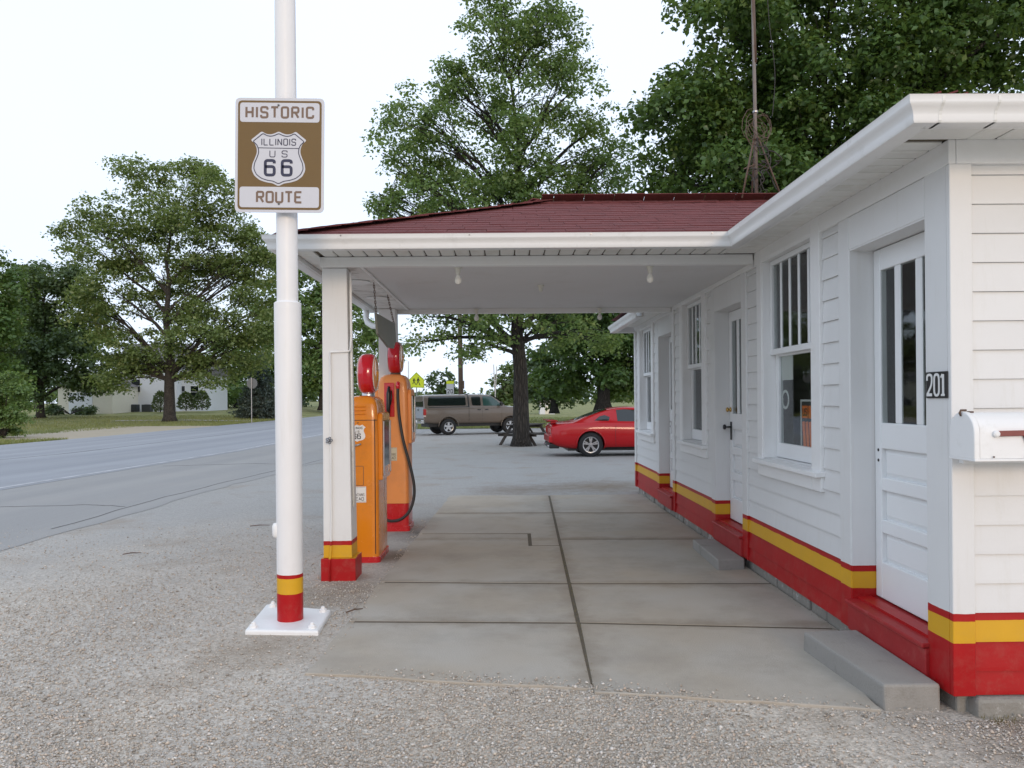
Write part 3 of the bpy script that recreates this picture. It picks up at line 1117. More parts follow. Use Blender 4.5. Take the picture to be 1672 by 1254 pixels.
# gutters
def offset_path(path, d):
    """outward (left-hand) mitred offset of an open 2-d path"""
    P = [Vector(p) for p in path]
    out = []
    for i, p in enumerate(P):
        ds = []
        if i:
            ds.append((p - P[i - 1]).normalized())
        if i < len(P) - 1:
            ds.append((P[i + 1] - p).normalized())
        ns = [Vector((-q.y, q.x)) for q in ds]
        if len(ns) == 1:
            out.append(p + ns[0] * d)
        else:
            m = (ns[0] + ns[1])
            m = m / m.length_squared * 2
            out.append(p + m * d)
    return out


GUT = [(0, .098), (.0, .0), (.006, -.004), (.078, -.004), (.084, .004), (.084, .026), (.088, .040), (.100, .056), (.111, .066), (.114, .074), (.114, .094), (.118, .100),
       (.108, .100), (.106, .078), (.08, .04), (.075, .01), (.01, .006), (.01, .098)]


def gutter(path, z):
    offs = [(offset_path(path, d), h) for d, h in GUT]
    for i in range(len(path) - 1):
        b_ = MB()
        n = len(GUT)
        A = b_.verts([(o[i].x, o[i].y, z + h) for o, h in offs])
        B = b_.verts([(o[i + 1].x, o[i + 1].y, z + h) for o, h in offs])
        for k in range(n):
            j = (k + 1) % n
            b_.face((A + k, A + j, B + j, B + k))
        b_.face([A + k for k in range(n)])
        b_.face([B + k for k in range(n)][::-1])
        b_.build('gutter', M['gutter'], ST, auto=40)


gutter([(7.25, 3.24), (1.78, 3.24), (1.78, 5.81), (-1.67, 5.81), (-1.67, 9.85), (1.78, 9.85)], 2.602)
gutter([(1.78, 9.86), (1.78, 12.2), (7.25, 12.2)], 2.515)
b = MB()
for (x0, x1, y0, y1) in ((1.781, 1.80, 3.261, 5.829), (-1.649, 1.80, 5.831, 5.85), (-1.669, -1.65, 5.811, 9.849), (-1.649, 1.779, 9.83, 9.848), (1.801, 7.24, 3.241, 3.26)):
    b.box(x0, x1, y0, y1, 2.605, 2.715)
b.box(1.781, 1.80, 9.862, 12.19, 2.52, 2.64)
b.build('fascia', M['white'], ST)
# joint straps and rivets of the gutter
for x in (-1.2, -.25, .65, 1.55):
    MB().lathe([(.006, 0), (.006, -.004)], (x, 5.692, 2.69), 'y', 8).build('rivet', M['steel'], ST)
MB().box(1.755, 1.79, 5.684, 5.6885, 2.606, 2.702).build('gutter_seam', M['gutter'], ST)
for x in (1.80, 2.03):
    pr = [(3.24 - d - .0015, 2.602 + h) for d, h in GUT[1:11]]
    pr2 = [(q[0] + .003, q[1] + .002) for q in pr][::-1]
    MB().prism(pr + pr2, 'x', x, x + .012).build('gutter_strap', M['soffit'], ST)


# roofs
def roof_planes():
    # canopy: eave rectangle x -1.74..., ridge at y 7.83
    b_ = MB()
    ex, ey0, ey1 = -1.72, 5.76, 9.90
    rx, ry, rz = .375, 7.83, 3.465
    k = b_.verts([(ex, ey0, 2.700), (5.0, ey0, 2.700), (5.0, ry, rz), (rx, ry, rz), (ex, ey1, 2.700), (5.0, ey1, 2.700)])
    b_.face((k, k + 1, k + 2, k + 3))
    b_.face((k, k + 3, k + 4))
    b_.face((k + 4, k + 3, k + 2, k + 5))
    # main roof hip
    mx0, mx1, my0, my1 = 1.72, 7.3, 3.18, 12.2
    c = (mx0 + mx1) / 2
    h = (mx1 - mx0) / 2
    zz = 2.700 + h * .36
    k = b_.verts([(mx0, my0, 2.70), (mx1, my0, 2.70), (mx1, my1, 2.70), (mx0, my1, 2.70), (c, my0 + h, zz), (c, my1 - h, zz)])
    b_.face((k, k + 1, k + 4))
    b_.face((k + 1, k + 2, k + 5, k + 4))
    b_.face((k + 2, k + 3, k + 5))
    b_.face((k + 3, k, k + 4, k + 5))
    return b_.build('roof_deck', M['shingle'], ST)


roof_planes()
_sh = {}
SLOPE = atan2(3.465 - 2.700, 7.83 - 5.76)


def shingle_mesh(w, th=.006, L=.165):
    key = round(w, 3)
    if key not in _sh:
        b_ = MB()
        b_.hexa([(-w / 2 + .002, 0, .002), (w / 2 - .002, 0, .002), (w / 2 - .002, L, -.004), (-w / 2 + .002, L, -.004),
                 (-w / 2 + .002, 0, .002 + th), (w / 2 - .002, 0, .002 + th), (w / 2 - .002, L, .003), (-w / 2 + .002, L, .003)])
        _sh[key] = b_.mesh('shingle', M['shingle'], ctr=(0, 0, 0))[0]
    return _sh[key]


def lay_shingles(o0, along, up, length, run_len, clip, parts, exposure=.138):
    """o0 eave start, along/up unit vectors; clip(s,u)->True keeps; parts: individual objects or one joined mesh"""
    nrm = along.cross(up).normalized()
    rot = Matrix((along, up, nrm)).transposed().to_4x4()
    joined = MB()
    r = 0
    u = -.02
    while u < run_len - .03:
        s = -.31 * RND.random()
        while s < length:
            w = .305
            lo, hi = clip(u + .05)
            a, c = max(s, lo), min(s + w, hi)
            if c - a > .05:
                ww = round((c - a) / .0305) * .0305 if c - a < w - .01 else w
                me = shingle_mesh(ww)
                p = Vector(o0) + along * ((a + c) / 2) + up * (u + RND.uniform(-.004, .004)) + nrm * RND.uniform(0, .003)
                if parts:
                    o = put('shingle', me, p, ST)
                    o.rotation_euler = rot.to_euler()
                else:
                    k = joined.verts([p + rot.to_3x3() @ v.co for v in me.vertices])
                    for pl in me.polygons:
                        joined.face([k + i for i in pl.vertices])
            s += w
        u += exposure
        r += 1
    if not parts:
        o = joined.build('shingles', M['shingle'], ST)
        o['kind'] = 'stuff'


up_f = Vector((0, cos(SLOPE), sin(SLOPE)))
run = sqrt(2.07 ** 2 + .812 ** 2)
# front plane of the canopy roof, each shingle a piece
lay_shingles((-1.72, 5.76, 2.702), Vector((1, 0, 0)), up_f, 4.7, run,
             lambda u: (2.095 * u / run, 3.50 + min(1.2, 2.2 * u / run)), True)
# left hip plane and rear plane
upl = Vector((cos(SLOPE), 0, sin(SLOPE)))
lay_shingles((-1.72, 9.90, 2.702), Vector((0, -1, 0)), upl, 4.14, run,
             lambda u: (2.07 * u / run, 4.14 - 2.07 * u / run), False)
lay_shingles((5.0, 9.90, 2.702), Vector((-1, 0, 0)), Vector((0, -cos(SLOPE), sin(SLOPE))), 6.72, run,
             lambda u: (2.0, 6.72 - 2.095 * u / run), False)
hm = (7.3 - 1.72) / 2
sl2 = math.atan(.36)
lay_shingles((1.72, 12.2, 2.702), Vector((0, -1, 0)), Vector((cos(sl2), 0, sin(sl2))), 9.02, hm / cos(sl2),
             lambda u: (u * cos(sl2), 9.02 - u * cos(sl2)), False)
lay_shingles((1.72, 3.18, 2.702), Vector((1, 0, 0)), Vector((0, cos(sl2), sin(sl2))), 5.58, hm / cos(sl2),
             lambda u: (u * cos(sl2), 5.58 - u * cos(sl2)), False)


def caps(p0, p1, side0, side1):
    """bent cap shingles along a hip or ridge"""
    p0, p1 = Vector(p0), Vector(p1)
    d = p1 - p0
    L = d.length
    d.normalize()
    n = int(L / .15)
    b_ = MB()
    s0, s1 = Vector(side0), Vector(side1)
    lift = Vector((0, 0, .016))
    th = Vector((0, 0, .009))
    a = Vector((0, 0, 0))
    e = d * .19
    dn = Vector((0, 0, -.006))
    pts = [a + s0, a, a + s1, e + s0 + dn, e + dn, e + s1 + dn]
    k = b_.verts([q + lift for q in pts] + [q + lift + th for q in pts])
    for f in ((0, 3, 4, 1), (1, 4, 5, 2), (6, 7, 10, 9), (7, 8, 11, 10), (0, 1, 7, 6), (1, 2, 8, 7), (3, 9, 10, 4), (4, 10, 11, 5), (0, 6, 9, 3), (2, 5, 11, 8)):
        b_.face([k + i for i in f])
    me = b_.mesh('ridge_cap', M['shingle'], ctr=(0, 0, 0))[0]
    for i in range(n):
        put('ridge_cap', me, p0 + d * (i * L / n) + Vector((0, 0, RND.uniform(0, .006))), ST)


caps((-1.70, 5.78, 2.712), (.375, 7.83, 3.465), (.10, -.10, -.012), (-.10, .10, -.012))
caps((3.4, 7.83, 3.465), (.33, 7.83, 3.465), (0, -.13, -.05), (0, .13, -.05))
caps((-1.70, 9.88, 2.712), (.375, 7.83, 3.465), (.10, .10, -.012), (-.10, -.10, -.012))


# canopy posts
def post(y0, front):
    b_ = MB()
    b_.frustum((-1.495, -1.262, y0 + .02, y0 + .26), .182, (-1.49, -1.288, y0 + .03, y0 + .23), 2.56)
    p = b_.build('canopy_post', M['post'], ST, bevel=.006)
    MB().box(-1.513, -1.230, y0, y0 + .28, -.02, .181).build('post_base', M['post'], p, bevel=.006)
    if front:
        c = MB()
        x = -1.425
        c.tube([(x, y0 + .015, 1.86), (x + .002, y0 + .008, 1.2), (x, y0 + .008, .5), (x - .005, y0 + .006, .25), (x - .012, y0 - .008, .17), (x - .012, y0 - .012, -.02)], .0085, 8)
        c.build('conduit', M['post'], p, smooth=True)
        c = MB()
        c.tube([(x, y0 + .018, 1.86), (x + .01, y0 + .016, 1.872), (-1.275, y0 + .014, 1.875), (-1.262, y0 + .03, 1.885)], .009, 8)
        c.tube([(-1.262, y0 + .03, 1.885), (-1.258, y0 + .05, 2.0), (-1.262, y0 + .06, 2.52)], .010, 8)
        c.build('conduit', M['white'], p, smooth=True)
        MB().tube([(-1.255, y0 + .075, .6), (-1.263, y0 + .075, 1.6), (-1.268, y0 + .075, 2.5)], .012, 6).build('conduit', M['soffit'], p, smooth=True)
        v = MB()
        for k in range(5):
            a = 2 * pi * k / 5
            v.lathe([(.0, -.008), (.012, -.006), (.012, .006), (.0, .008)], (x - .008 + .018 * cos(a), y0 - .012, 1.148 + .018 * sin(a)), 'y', 8)
        v.lathe([(.008, .03), (.008, -.02), (.011, -.03), (.0, -.034)], (x - .008, y0, 1.148), 'y', 8)
        v.build('tap_wheel', M['steel'], p, smooth=True)
    return p


post(6.295, True)
post(9.12, False)
# downspout elbow at the rear left corner
MB().tube([(-1.72, 9.62, 2.60), (-1.72, 9.62, 2.50), (-1.70, 9.60, 2.44), (-1.63, 9.55, 2.395), (-1.52, 9.48, 2.375), (-1.46, 9.43, 2.35), (-1.45, 9.42, 2.2), (-1.45, 9.42, .2), (-1.5, 9.45, .08)], .036, 12).build('downspout', M['gutter'], ST, smooth=True)


# concrete doorsteps
b = MB()
b.hexa([(1.765, 3.575, -.05), (2.025, 3.57, -.05), (2.025, 4.43, -.05), (1.705, 4.42, -.05), (1.76, 3.58, .12), (2.025, 3.575, .122), (2.025, 4.43, .122), (1.71, 4.42, .118)])
o = b.build('doorstep', M['step'], bevel=.012)
tag(o, 'worn concrete doorstep before the near door beside the mailbox corner', 'doorstep', 'concrete doorsteps')
b = MB()
b.hexa([(1.785, 6.47, -.05), (2.025, 6.50, -.05), (2.025, 7.46, -.05), (1.81, 7.45, -.05), (1.785, 6.475, .10), (2.025, 6.505, .102), (2.025, 7.46, .102), (1.81, 7.445, .098)])
o = b.build('doorstep', M['step'], bevel=.012)
tag(o, 'small grey concrete doorstep before the door under the canopy', 'doorstep', 'concrete doorsteps')
M['lensdeep'] = mk('globe_emblem_orange', (.80, .34, .03), .25, .1, 9)
M['mast'] = mk('weathered_mast', (.20, .17, .15), .6, .25, 9, dirt=(.12, .06, .03), dirt_amt=.8, ds=5)
# ---------------------------------------------------------------- lamps, notices, mailbox, number
def lamp(x, y, z, label, bare=True, grp='bare bulbs under the canopy ceiling'):
    t = thing('light_bulb', label, 'light bulb', (x, y, z), grp)
    MB().lathe([(.032, 0), (.032, -.010), (.022, -.016), (.019, -.058), (.016, -.062)], (x, y, z), 'z', 16).build('socket', M['porcelain'], t, smooth=True)
    if bare:
        MB().lathe([(.013, -.060), (.015, -.072), (.026, -.092), (.030, -.110), (.024, -.132), (.010, -.142), (.0, -.143)], (x, y, z), 'z', 18).build('bulb', M['bulb'], t, smooth=True)


lamp(-.38, 6.42, 2.575, 'bare white bulb under the canopy ceiling nearest the sign pole')
lamp(1.225, 6.42, 2.575, 'bare white bulb under the canopy ceiling close to the corner of the big window')
lamp(.36, 7.45, 2.575, 'small empty lamp socket at the middle of the canopy ceiling', False)
lamp(-.33, 9.26, 2.56, 'far white bulb at the rear canopy edge left of the tree trunk')
lamp(1.155, 9.26, 2.56, 'far white bulb at the rear canopy edge near the far building eave')

# hanging sign, seen from behind
pts = [(7.2, 2.29), (8.42, 2.31), (8.50, 2.13), (8.33, 2.03), (7.95, 2.015), (7.29, 2.10)]
hs = thing('hanging_sign', 'grey backed sign hanging on two chains under the canopy beam above the gas pumps', 'hanging sign', (-1.2, 7.85, 2.0))
MB().prism(pts, 'x', -1.212, -1.19).build('sign_board', M['hang'], hs, bevel=.003, seg=1)
for (yy, zz, yt) in ((7.24, 2.285, 7.12), (8.40, 2.305, 7.95)):
    c = MB()
    n = 12
    for i in range(n):
        t0, t1 = i / n, (i + 1.15) / n
        a = Vector((-1.2, yt + (yy - yt) * t0, 2.56 + (zz - 2.56) * t0))
        d = Vector((-1.2, yt + (yy - yt) * t1, 2.56 + (zz - 2.56) * t1))
        off = Vector((.006, 0, 0)) if i % 2 else Vector((0, .006, 0))
        c.tube([a - off, d - off], .0035, 5)
        c.tube([a + off, d + off], .0035, 5)
    c.build('chain', M['rusty'], hs)

# house number
hn = thing('house_number', 'small black plaque with silver numerals 201 on the corner board beside the near door', 'number plaque', (T0, 3.615, 1.46))
MB().box(T0 - .008, T0 - .0005, 3.528, 3.705, 1.458, 1.583).build('plaque', M['black'], hn, bevel=.002, seg=1)


def numframe(u, v, h):
    return (T0 - .008 - h, 3.695 - u, 1.468 + v)


n_ = MB()
H = .102
# 2
n_.ribbon(fillet([(.003, .074), (.003, H), (.044, H), (.044, .056), (.003, .006)], .02), .012, numframe)
n_.ribbon([(.0, .006), (.048, .006)], .014, numframe, .0026)
n_.build('numeral', M['decal'], hn)
n_ = MB()
n_.ribbon(fillet([(.064, .003), (.064, H), (.104, H), (.104, .003)], .026, True), .012, numframe, closed=True)
n_.build('numeral', M['decal'], hn)
n_ = MB()
n_.ribbon([(.138, 0), (.138, H)], .015, numframe)
n_.ribbon([(.122, .005), (.154, .005)], .010, numframe, .0026)
n_.ribbon([(.120, .086), (.134, H)], .010, numframe, .0023)
n_.build('numeral', M['decal'], hn)

# mailbox on the front wall
mb = thing('mailbox', 'white round topped metal mailbox with faded red flag on the front wall', 'mailbox', (2.3, 3.38, 1.19))
y0, y1, z0, z1 = 3.292, 3.470, 1.196, 1.305
cy, rr = (y0 + y1) / 2, (y1 - y0) / 2
prof = [(y0, z0), (y1, z0), (y1, z1)] + [(cy + rr * cos(pi * k / 14), z1 + rr * sin(pi * k / 14)) for k in range(1, 14)] + [(y0, z1)]
MB().prism(prof, 'x', 2.045, 2.53).build('box', M['gutter'], mb, auto=35)
e = 1.035
prof2 = [(cy + (q[0] - cy) * e, 1.28 + (q[1] - 1.28) * e) for q in prof]
MB().prism(prof2, 'x', 2.018, 2.044).build('box_door', M['gutter'], mb, auto=35, bevel=.004)
MB().box(2.018, 2.54, y0 - .006, y1 + .01, z0 - .012, z0 - .001).build('base_tray', M['gutter'], mb, bevel=.002, seg=1)
MB().tube([(2.016, cy, 1.380), (2.010, cy, 1.392), (2.016, cy, 1.404), (2.04, cy, 1.404)], .005, 8).build('latch', M['rusty'], mb, smooth=True)
MB().box(2.05, 2.066, cy - .012, cy + .012, 1.39, 1.400).build('latch', M['rusty'], mb)
MB().prism([(2.115, 1.292), (2.115, 1.316), (2.46, 1.322), (2.46, 1.252), (2.245, 1.252), (2.228, 1.294)], 'y', y0 - .012, y0 - .003).build('flag', M['flag'], mb, bevel=.002, seg=1)
MB().lathe([(.014, 0), (.014, -.012), (.008, -.016)], (2.112, y0, 1.303), 'y', 14).build('flag_pivot', M['gutter'], mb)
for x in (2.10, 2.24, 2.38):
    MB().lathe([(.004, 0), (.004, -.003)], (x, y0 - .006, 1.204), 'y', 8).build('screw', M['rusty'], mb)
MB().box(2.08, 2.5, y1 + .0, YF - .005, 1.16, 1.187).build('bracket', M['white'], mb)

# things in the near window
o = MB().box(2.171, 2.174, 5.77, 6.005, 1.60, 1.795).build('paper_notice', M['paper'])
tag(o, 'blank white paper notice taped inside the near window top corner', 'notice')
o = MB().lathe([(.055, 0), (.055, .003), (.075, .003), (.075, 0)], (2.171, 5.93, 1.45), 'x', 26, closed=True).build('round_sticker', M['paper'])
tag(o, 'pale ring shaped sticker inside the near window below the paper notice', 'sticker')
ws = thing('window_sign', 'orange and black sign with a white rim standing inside the near window', 'sign', (2.18, 5.45, 1.08))
MB().box(2.180, 2.185, 5.28, 5.625, 1.10, 1.435).build('sign_board', M['black'], ws)
f = MB()
f.box(2.176, 2.186, 5.625, 5.640, 1.085, 1.45)
f.box(2.176, 2.186, 5.27, 5.625, 1.4355, 1.45)
f.build('rim', M['decal'], ws)


def wsf(u, v, h):
    return (2.1795 - h, 5.625 - u, 1.10 + v)


r_ = MB()
r_.ribbon([(.012, .26), (.115, .26)], .09, wsf, .0015)
r_.ribbon([(.128, .26), (.32, .26)], .09, wsf, .0015)
r_.build('orange_block', M['signorange'], ws)
r_ = MB()
for u in (.045, .105, .165, .225, .285):
    r_.ribbon([(u - .012, .19), (u + .012, .005)], .045, wsf, .0015)
r_.build('orange_stripe', M['signorange'], ws)
l_ = MB()
lettering(l_, 'US', lambda u, v, h: (2.1775 - h, 5.625 - u, 1.10 + v), .03, .235, .028, .05, .014, .008, t=.001)
l_.build('lettering', M['ink'], ws)

# ---------------------------------------------------------------- route sign pole
PX, PY = -1.432, 5.11
sp = thing('route_sign_pole', 'tall white pole with red and yellow base stripes carrying the brown Historic Route 66 sign', 'sign pole', (PX, PY, 0))
b = MB()
b.lathe([(.084, .028), (.0845, .30), (.0875, 2.09), (.0875, 2.118), (.082, 2.124), (.069, 2.130), (.0685, 3.5), (.066, 4.6), (.064, 6.2)], (PX, PY, 0), 'z', 32)
b.build('pole', M['pole'], sp, auto=40)
b = MB()
b.prism([(-1.655, 4.875), (-1.18, 4.835), (-1.212, 5.325), (-1.71, 5.50)], 'z', -.02, .028)
b.build('base_plate', M['white'], sp, bevel=.012)
for (x, y) in ((-1.615, 4.925), (-1.235, 4.90), (-1.255, 5.275), (-1.64, 5.42)):
    MB().lathe([(.027, .028), (.025, .046), (.015, .050), (.013, .062), (.006, .066)], (x, y, 0), 'z', 8).build('bolt', M['white'], sp)
b = MB()
b.lathe([(.0, -.05), (.022, -.046), (.03, -.03), (.03, .03), (.022, .046), (.0, .05)], (PX - .078, PY - .02, .62), 'z', 14)
b.build('conduit_box', M['white'], sp, smooth=True)
# sign plate (local u to the right, v up)
SX0, SZ0, SW, SH, SY = -1.727, 2.690, .574, .740, 4.985


def rrect(u0, v0, u1, v1, r, k=5):
    return fillet([(u0, v0), (u1, v0), (u1, v1), (u0, v1)], r, True, k)


_sr = radians(.9)


def sg(u, v, h):
    """the plate hangs very slightly turned on its pole"""
    a, c = u - SW / 2, v - SH / 2
    return (SX0 + SW / 2 + a * cos(_sr) + c * sin(_sr), SY - h, SZ0 + SH / 2 - a * sin(_sr) + c * cos(_sr))


def plate(poly, h0, h1, name, mat, parent):
    b_ = MB()
    n = len(poly)
    k = b_.verts([sg(p[0], p[1], h0) for p in poly] + [sg(p[0], p[1], h1) for p in poly])
    b_.face([k + i for i in range(n)])
    b_.face([k + n + i for i in range(n)][::-1])
    for i in range(n):
        j = (i + 1) % n
        b_.face((k + i, k + j, k + n + j, k + n + i))
    return b_.build(name, M[mat], parent)


pl = plate(rrect(0, 0, SW, SH, .035), -.004, 0, 'sign_plate', 'signwhite', sp)
plate(rrect(.018, .018, SW - .018, SH - .018, .028), .0002, .0012, 'brown_field', 'signbrown', pl)
plate(fillet([(.031, .565 + .018), (SW - .031, .583), (SW - .031, SH - .032), (.031, SH - .032)], .02, True), .0014, .0024, 'white_panel', 'signwhite', pl)
plate(fillet([(.031, .032), (SW - .031, .032), (SW - .031, .165), (.031, .165)], .02, True), .0014, .0024, 'white_panel', 'signwhite', pl)


def sgl(dh):
    return lambda u, v, h: sg(u, v, h + dh)


L1 = MB()
w, gp = .040, .0265
tw = text_width('HISTORIC', w, gp)
lettering(L1, 'HISTORIC', sgl(.0026), (SW - tw) / 2, .613, w, .066, gp, .0135, t=.001)
L1.build('lettering', M['signtext'], pl)
L1 = MB()
w, gp = .040, .0215
tw = text_width('ROUTE', w, gp)
lettering(L1, 'ROUTE', sgl(.0026), (SW - tw) / 2 - .0, .066, w, .066, gp, .0135, t=.001)
L1.build('lettering', M['signtext'], pl)

# shield outline from the photograph's proportions
half = [(0, 0), (.035, .018), (.075, .024), (.115, .037), (.148, .063), (.165, .10), (.160, .138), (.145, .172), (.133, .205), (.134, .232), (.146, .262), (.172, .283),
        (.140, .308), (.104, .338), (.080, .322), (.050, .318), (.024, .325), (0, .338)]
SCX, SVY = SW / 2 - .006, .178


def shield(scale):
    cy_ = .178
    r_ = [(SCX + x * scale, SVY + cy_ + (v - cy_) * scale) for x, v in half]
    l_ = [(SCX - x * scale, SVY + cy_ + (v - cy_) * scale) for x, v in half[1:-1]][::-1]
    return fillet(r_ + l_, .012, True, 3)


plate(shield(1.05), .0014, .0024, 'shield', 'signwhite', pl)
L1 = MB()
L1.ribbon(shield(.965), .0055, sgl(.0026), .001, True)
L1.ribbon([(SCX - .130, SVY + .238), (SCX + .130, SVY + .236)], .0045, sgl(.0026), .001)
w, gp = .024, .0135
tw = text_width('ILLINOIS', w, gp)
lettering(L1, 'ILLINOIS', sgl(.0026), SCX - tw / 2, SVY + .2565, w, .040, gp, .0055, t=.001)
lettering(L1, 'U', sgl(.0026), SCX - .056, SVY + .180, .033, .040, 0, .0052, t=.001)
lettering(L1, 'S', sgl(.0026), SCX + .022, SVY + .180, .033, .040, 0, .0052, t=.001)
L1.build('lettering', M['signnavy'], pl)
L1 = MB()
lettering(L1, '6', sgl(.0026), SCX - .085, SVY + .063, .058, .094, 0, .0185, t=.001)
lettering(L1, '6', sgl(.0026), SCX + .024, SVY + .063, .058, .094, 0, .0185, t=.001)
L1.build('numeral', M['signnavy'], pl)
for (u, v) in ((SW / 2 - .008, .692), (SW / 2 - .002, .055)):
    b = MB()
    p = sg(u, v, .003)
    b.lathe([(.007, 0), (.006, -.006), (.002, -.008)], p, 'y', 10).build('bolt', M['signback'], pl)
b = MB().box(PX - .05, PX + .05, SY + .004, PY - .06, 2.78, 2.81)
b.box(PX - .05, PX + .05, SY + .004, PY - .06, 3.30, 3.33)
b.build('bracket', M['alum'], sp)


# ---------------------------------------------------------------- gas pumps
def rounded_box(b_, x0, x1, y0, y1, z0, z1, r, k=4):
    b_.prism(fillet([(x0, y0), (x1, y0), (x1, y1), (x0, y1)], r, True, k), 'z', z0, z1)


def dome(b_, x0, x1, y0, y1, levels, r):
    """stack of shrinking rounded rectangles, closed at the top"""
    rings = []
    for z, ins in levels:
        pts = fillet([(x0 + ins, y0 + ins), (x1 - ins, y0 + ins), (x1 - ins, y1 - ins), (x0 + ins, y1 - ins)], max(.01, r), True, 5)
        rings.append(b_.verts([(p[0], p[1], z) for p in pts]))
    n = len(pts)
    b_.face([rings[0] + i for i in range(n)][::-1])
    for a, c in zip(rings, rings[1:]):
        for i in range(n):
            j = (i + 1) % n
            b_.face((a + i, a + j, c + j, c + i))
    b_.face([rings[-1] + i for i in range(n)])


def globe(t, x, y, z, r):
    g_ = MB()
    g_.lathe([(r * .84, -.068), (r * .92, -.062), (r * .975, -.046), (r, -.02), (r, .02), (r * .975, .046), (r * .92, .062), (r * .84, .068)], (x, y, z), 'x', 40)
    gl_ = g_.build('globe', M['globered'], t, smooth=True)
    for s in (1, -1):
        MB().lathe([(r * .83, s * .066), (r * .88, s * .072), (r * .83, s * .077), (r * .78, s * .072)], (x, y, z), 'x', 40, closed=True).build('globe_rim', M['decal'], gl_, smooth=True)
        MB().lathe([(r * .80, s * .070), (r * .70, s * .078), (r * .4, s * .086), (.001, s * .089)], (x, y, z), 'x', 40).build('globe_lens', M['lens'], gl_, smooth=True)
        sc = MB()
        for k in range(-3, 4):
            a = k * .30
            sc.tube([(x + s * .083, y + .02 * sin(a), z - .085), (x + s * .0875, y + r * .30 * sin(a), z + .01), (x + s * .078, y + r * .58 * sin(a), z - .05 + r * .62 * cos(a))], [.003, .0045, .003], 5)
        sc.build('shell_emblem', M['lensdeep'], gl_, smooth=True)
    MB().lathe([(.055, -r - .035), (.062, -r - .02), (.058, -r + .02)], (x, y, z), 'z', 20).build('globe_collar', M['alum'] if r > .186 else M['rusty'], gl_, smooth=True)
    return gl_


def enamel_label(t, frame, u0, v0, u1, v1, mat, words, name='label'):
    b_ = MB()
    b_.ribbon([((u0 + u1) / 2, v0), ((u0 + u1) / 2, v1)], u1 - u0, frame, .002)
    lb = b_.build(name, M[mat], t)
    l_ = MB()
    H_ = v1 - v0
    W_ = u1 - u0

    def fr(u, v, h):
        return frame(u, v, h + .0022)
    for (s, v, hh) in words:
        n = len(s)
        w_ = W_ * .86 / (n * 1.42)
        if n < 6:
            w_ = W_ * .13
        tw_ = text_width(s, w_, w_ * .42)
        lettering(l_, s, fr, (u0 + u1) / 2 - tw_ / 2, v0 + v * H_, w_, hh * H_, w_ * .42, max(.002, w_ * .22), t=.0006)
    for v in (.04, .96):
        l_.ribbon([(u0 + W_ * .04, v0 + v * H_), (u1 - W_ * .04, v0 + v * H_)], .002, fr, .0006)
    l_.build('lettering', M['ink'], lb)
    return lb


def shield_decal(t, frame, cu, cv, s):
    b_ = MB()
    pts = [(cu + x * s, cv + (v - .17) * s) for x, v in half] + [(cu - x * s, cv + (v - .17) * s) for x, v in half[1:-1]][::-1]
    k = b_.verts([frame(p[0], p[1], .002) for p in pts] + [frame(p[0], p[1], 0) for p in pts])
    n = len(pts)
    b_.face([k + i for i in range(n)])
    b_.face([k + n + i for i in range(n)][::-1])
    for i in range(n):
        j = (i + 1) % n
        b_.face((k + i, k + j, k + n + j, k + n + i))
    d = b_.build('route_decal', M['decal'], t)
    l_ = MB()

    def fr(u, v, h):
        return frame(u, v, h + .0022)
    lettering(l_, '66', fr, cu - .078 * s, cv - .11 * s, .058 * s, .095 * s, .030 * s, .018 * s, t=.0006)
    lettering(l_, 'US', fr, cu - .050 * s, cv + .012 * s, .030 * s, .036 * s, .036 * s, .007 * s, t=.0006)
    w_, g_ = .024 * s, .013 * s
    lettering(l_, 'ILLINOIS', fr, cu - text_width('ILLINOIS', w_, g_) / 2, cv + .082 * s, w_, .040 * s, g_, .007 * s, t=.0006)
    l_.build('lettering', M['ink'], d)
    return d


def gas_pump(label, x0, x1, y0, y1, h, body, low, rail_h, short):
    cx, cy = (x0 + x1) / 2, (y0 + y1) / 2
    t = thing('gas_pump', label, 'gas pump', (cx, cy, 0), 'vintage gas pumps beside the canopy')
    P = MB()
    rounded_box(P, x0 - .012, x1 + .012, y0 - .012, y1 + .012, -.02, .05 if short else .06, .05)
    P.build('plinth', M['pumpred'], t, bevel=.006)
    bd = MB()
    zb = .05 if short else .31
    dome(bd, x0, x1, y0, y1, [(zb, 0), (h - .42, 0), (h - .20, .004), (h - .09, .012), (h - .04, .03), (h - .012, .06), (h, .10)], .055)
    B = bd.build('body', M[body], t, auto=32)
    if not short:
        lo = MB()
        rounded_box(lo, x0 + .001, x1 - .001, y0 + .001, y1 - .001, .055, .308, .055)
        lo.build('kick_panel', M['pumpred'], t, auto=32)
    # raised face housings on both wide sides
    for s in (1, -1):
        xf = x1 if s > 0 else x0
        pr = [(y0 + .045, rail_h - .62), (y0 + .045, rail_h - .06), (y0 + .07, rail_h - .012), (y0 + .11, rail_h), (y1 - .11, rail_h), (y1 - .07, rail_h - .012), (y1 - .045, rail_h - .06), (y1 - .045, rail_h - .62)]
        hs_ = MB().prism(pr, 'x', *sorted((xf - s * .01, xf + s * .034))).build('face_housing', M[body], t, bevel=.012)
        MB().prism([(y0 + .11, rail_h - .50), (y0 + .11, rail_h - .12), (y0 + .15, rail_h - .075), (y1 - .15, rail_h - .075), (y1 - .11, rail_h - .12), (y1 - .11, rail_h - .50)], 'x',
                   *sorted((xf + s * .0345, xf + s * .040))).build('dial_glass', M['carglass'], hs_)
        for yy in (y0 + .085, y1 - .085):
            MB().box(*sorted((xf + s * .034, xf + s * .048)), yy - .012, yy + .012, rail_h - .58, rail_h - .08).build('trim_strip', M['alum'], hs_, bevel=.004, seg=1)
    return t, B


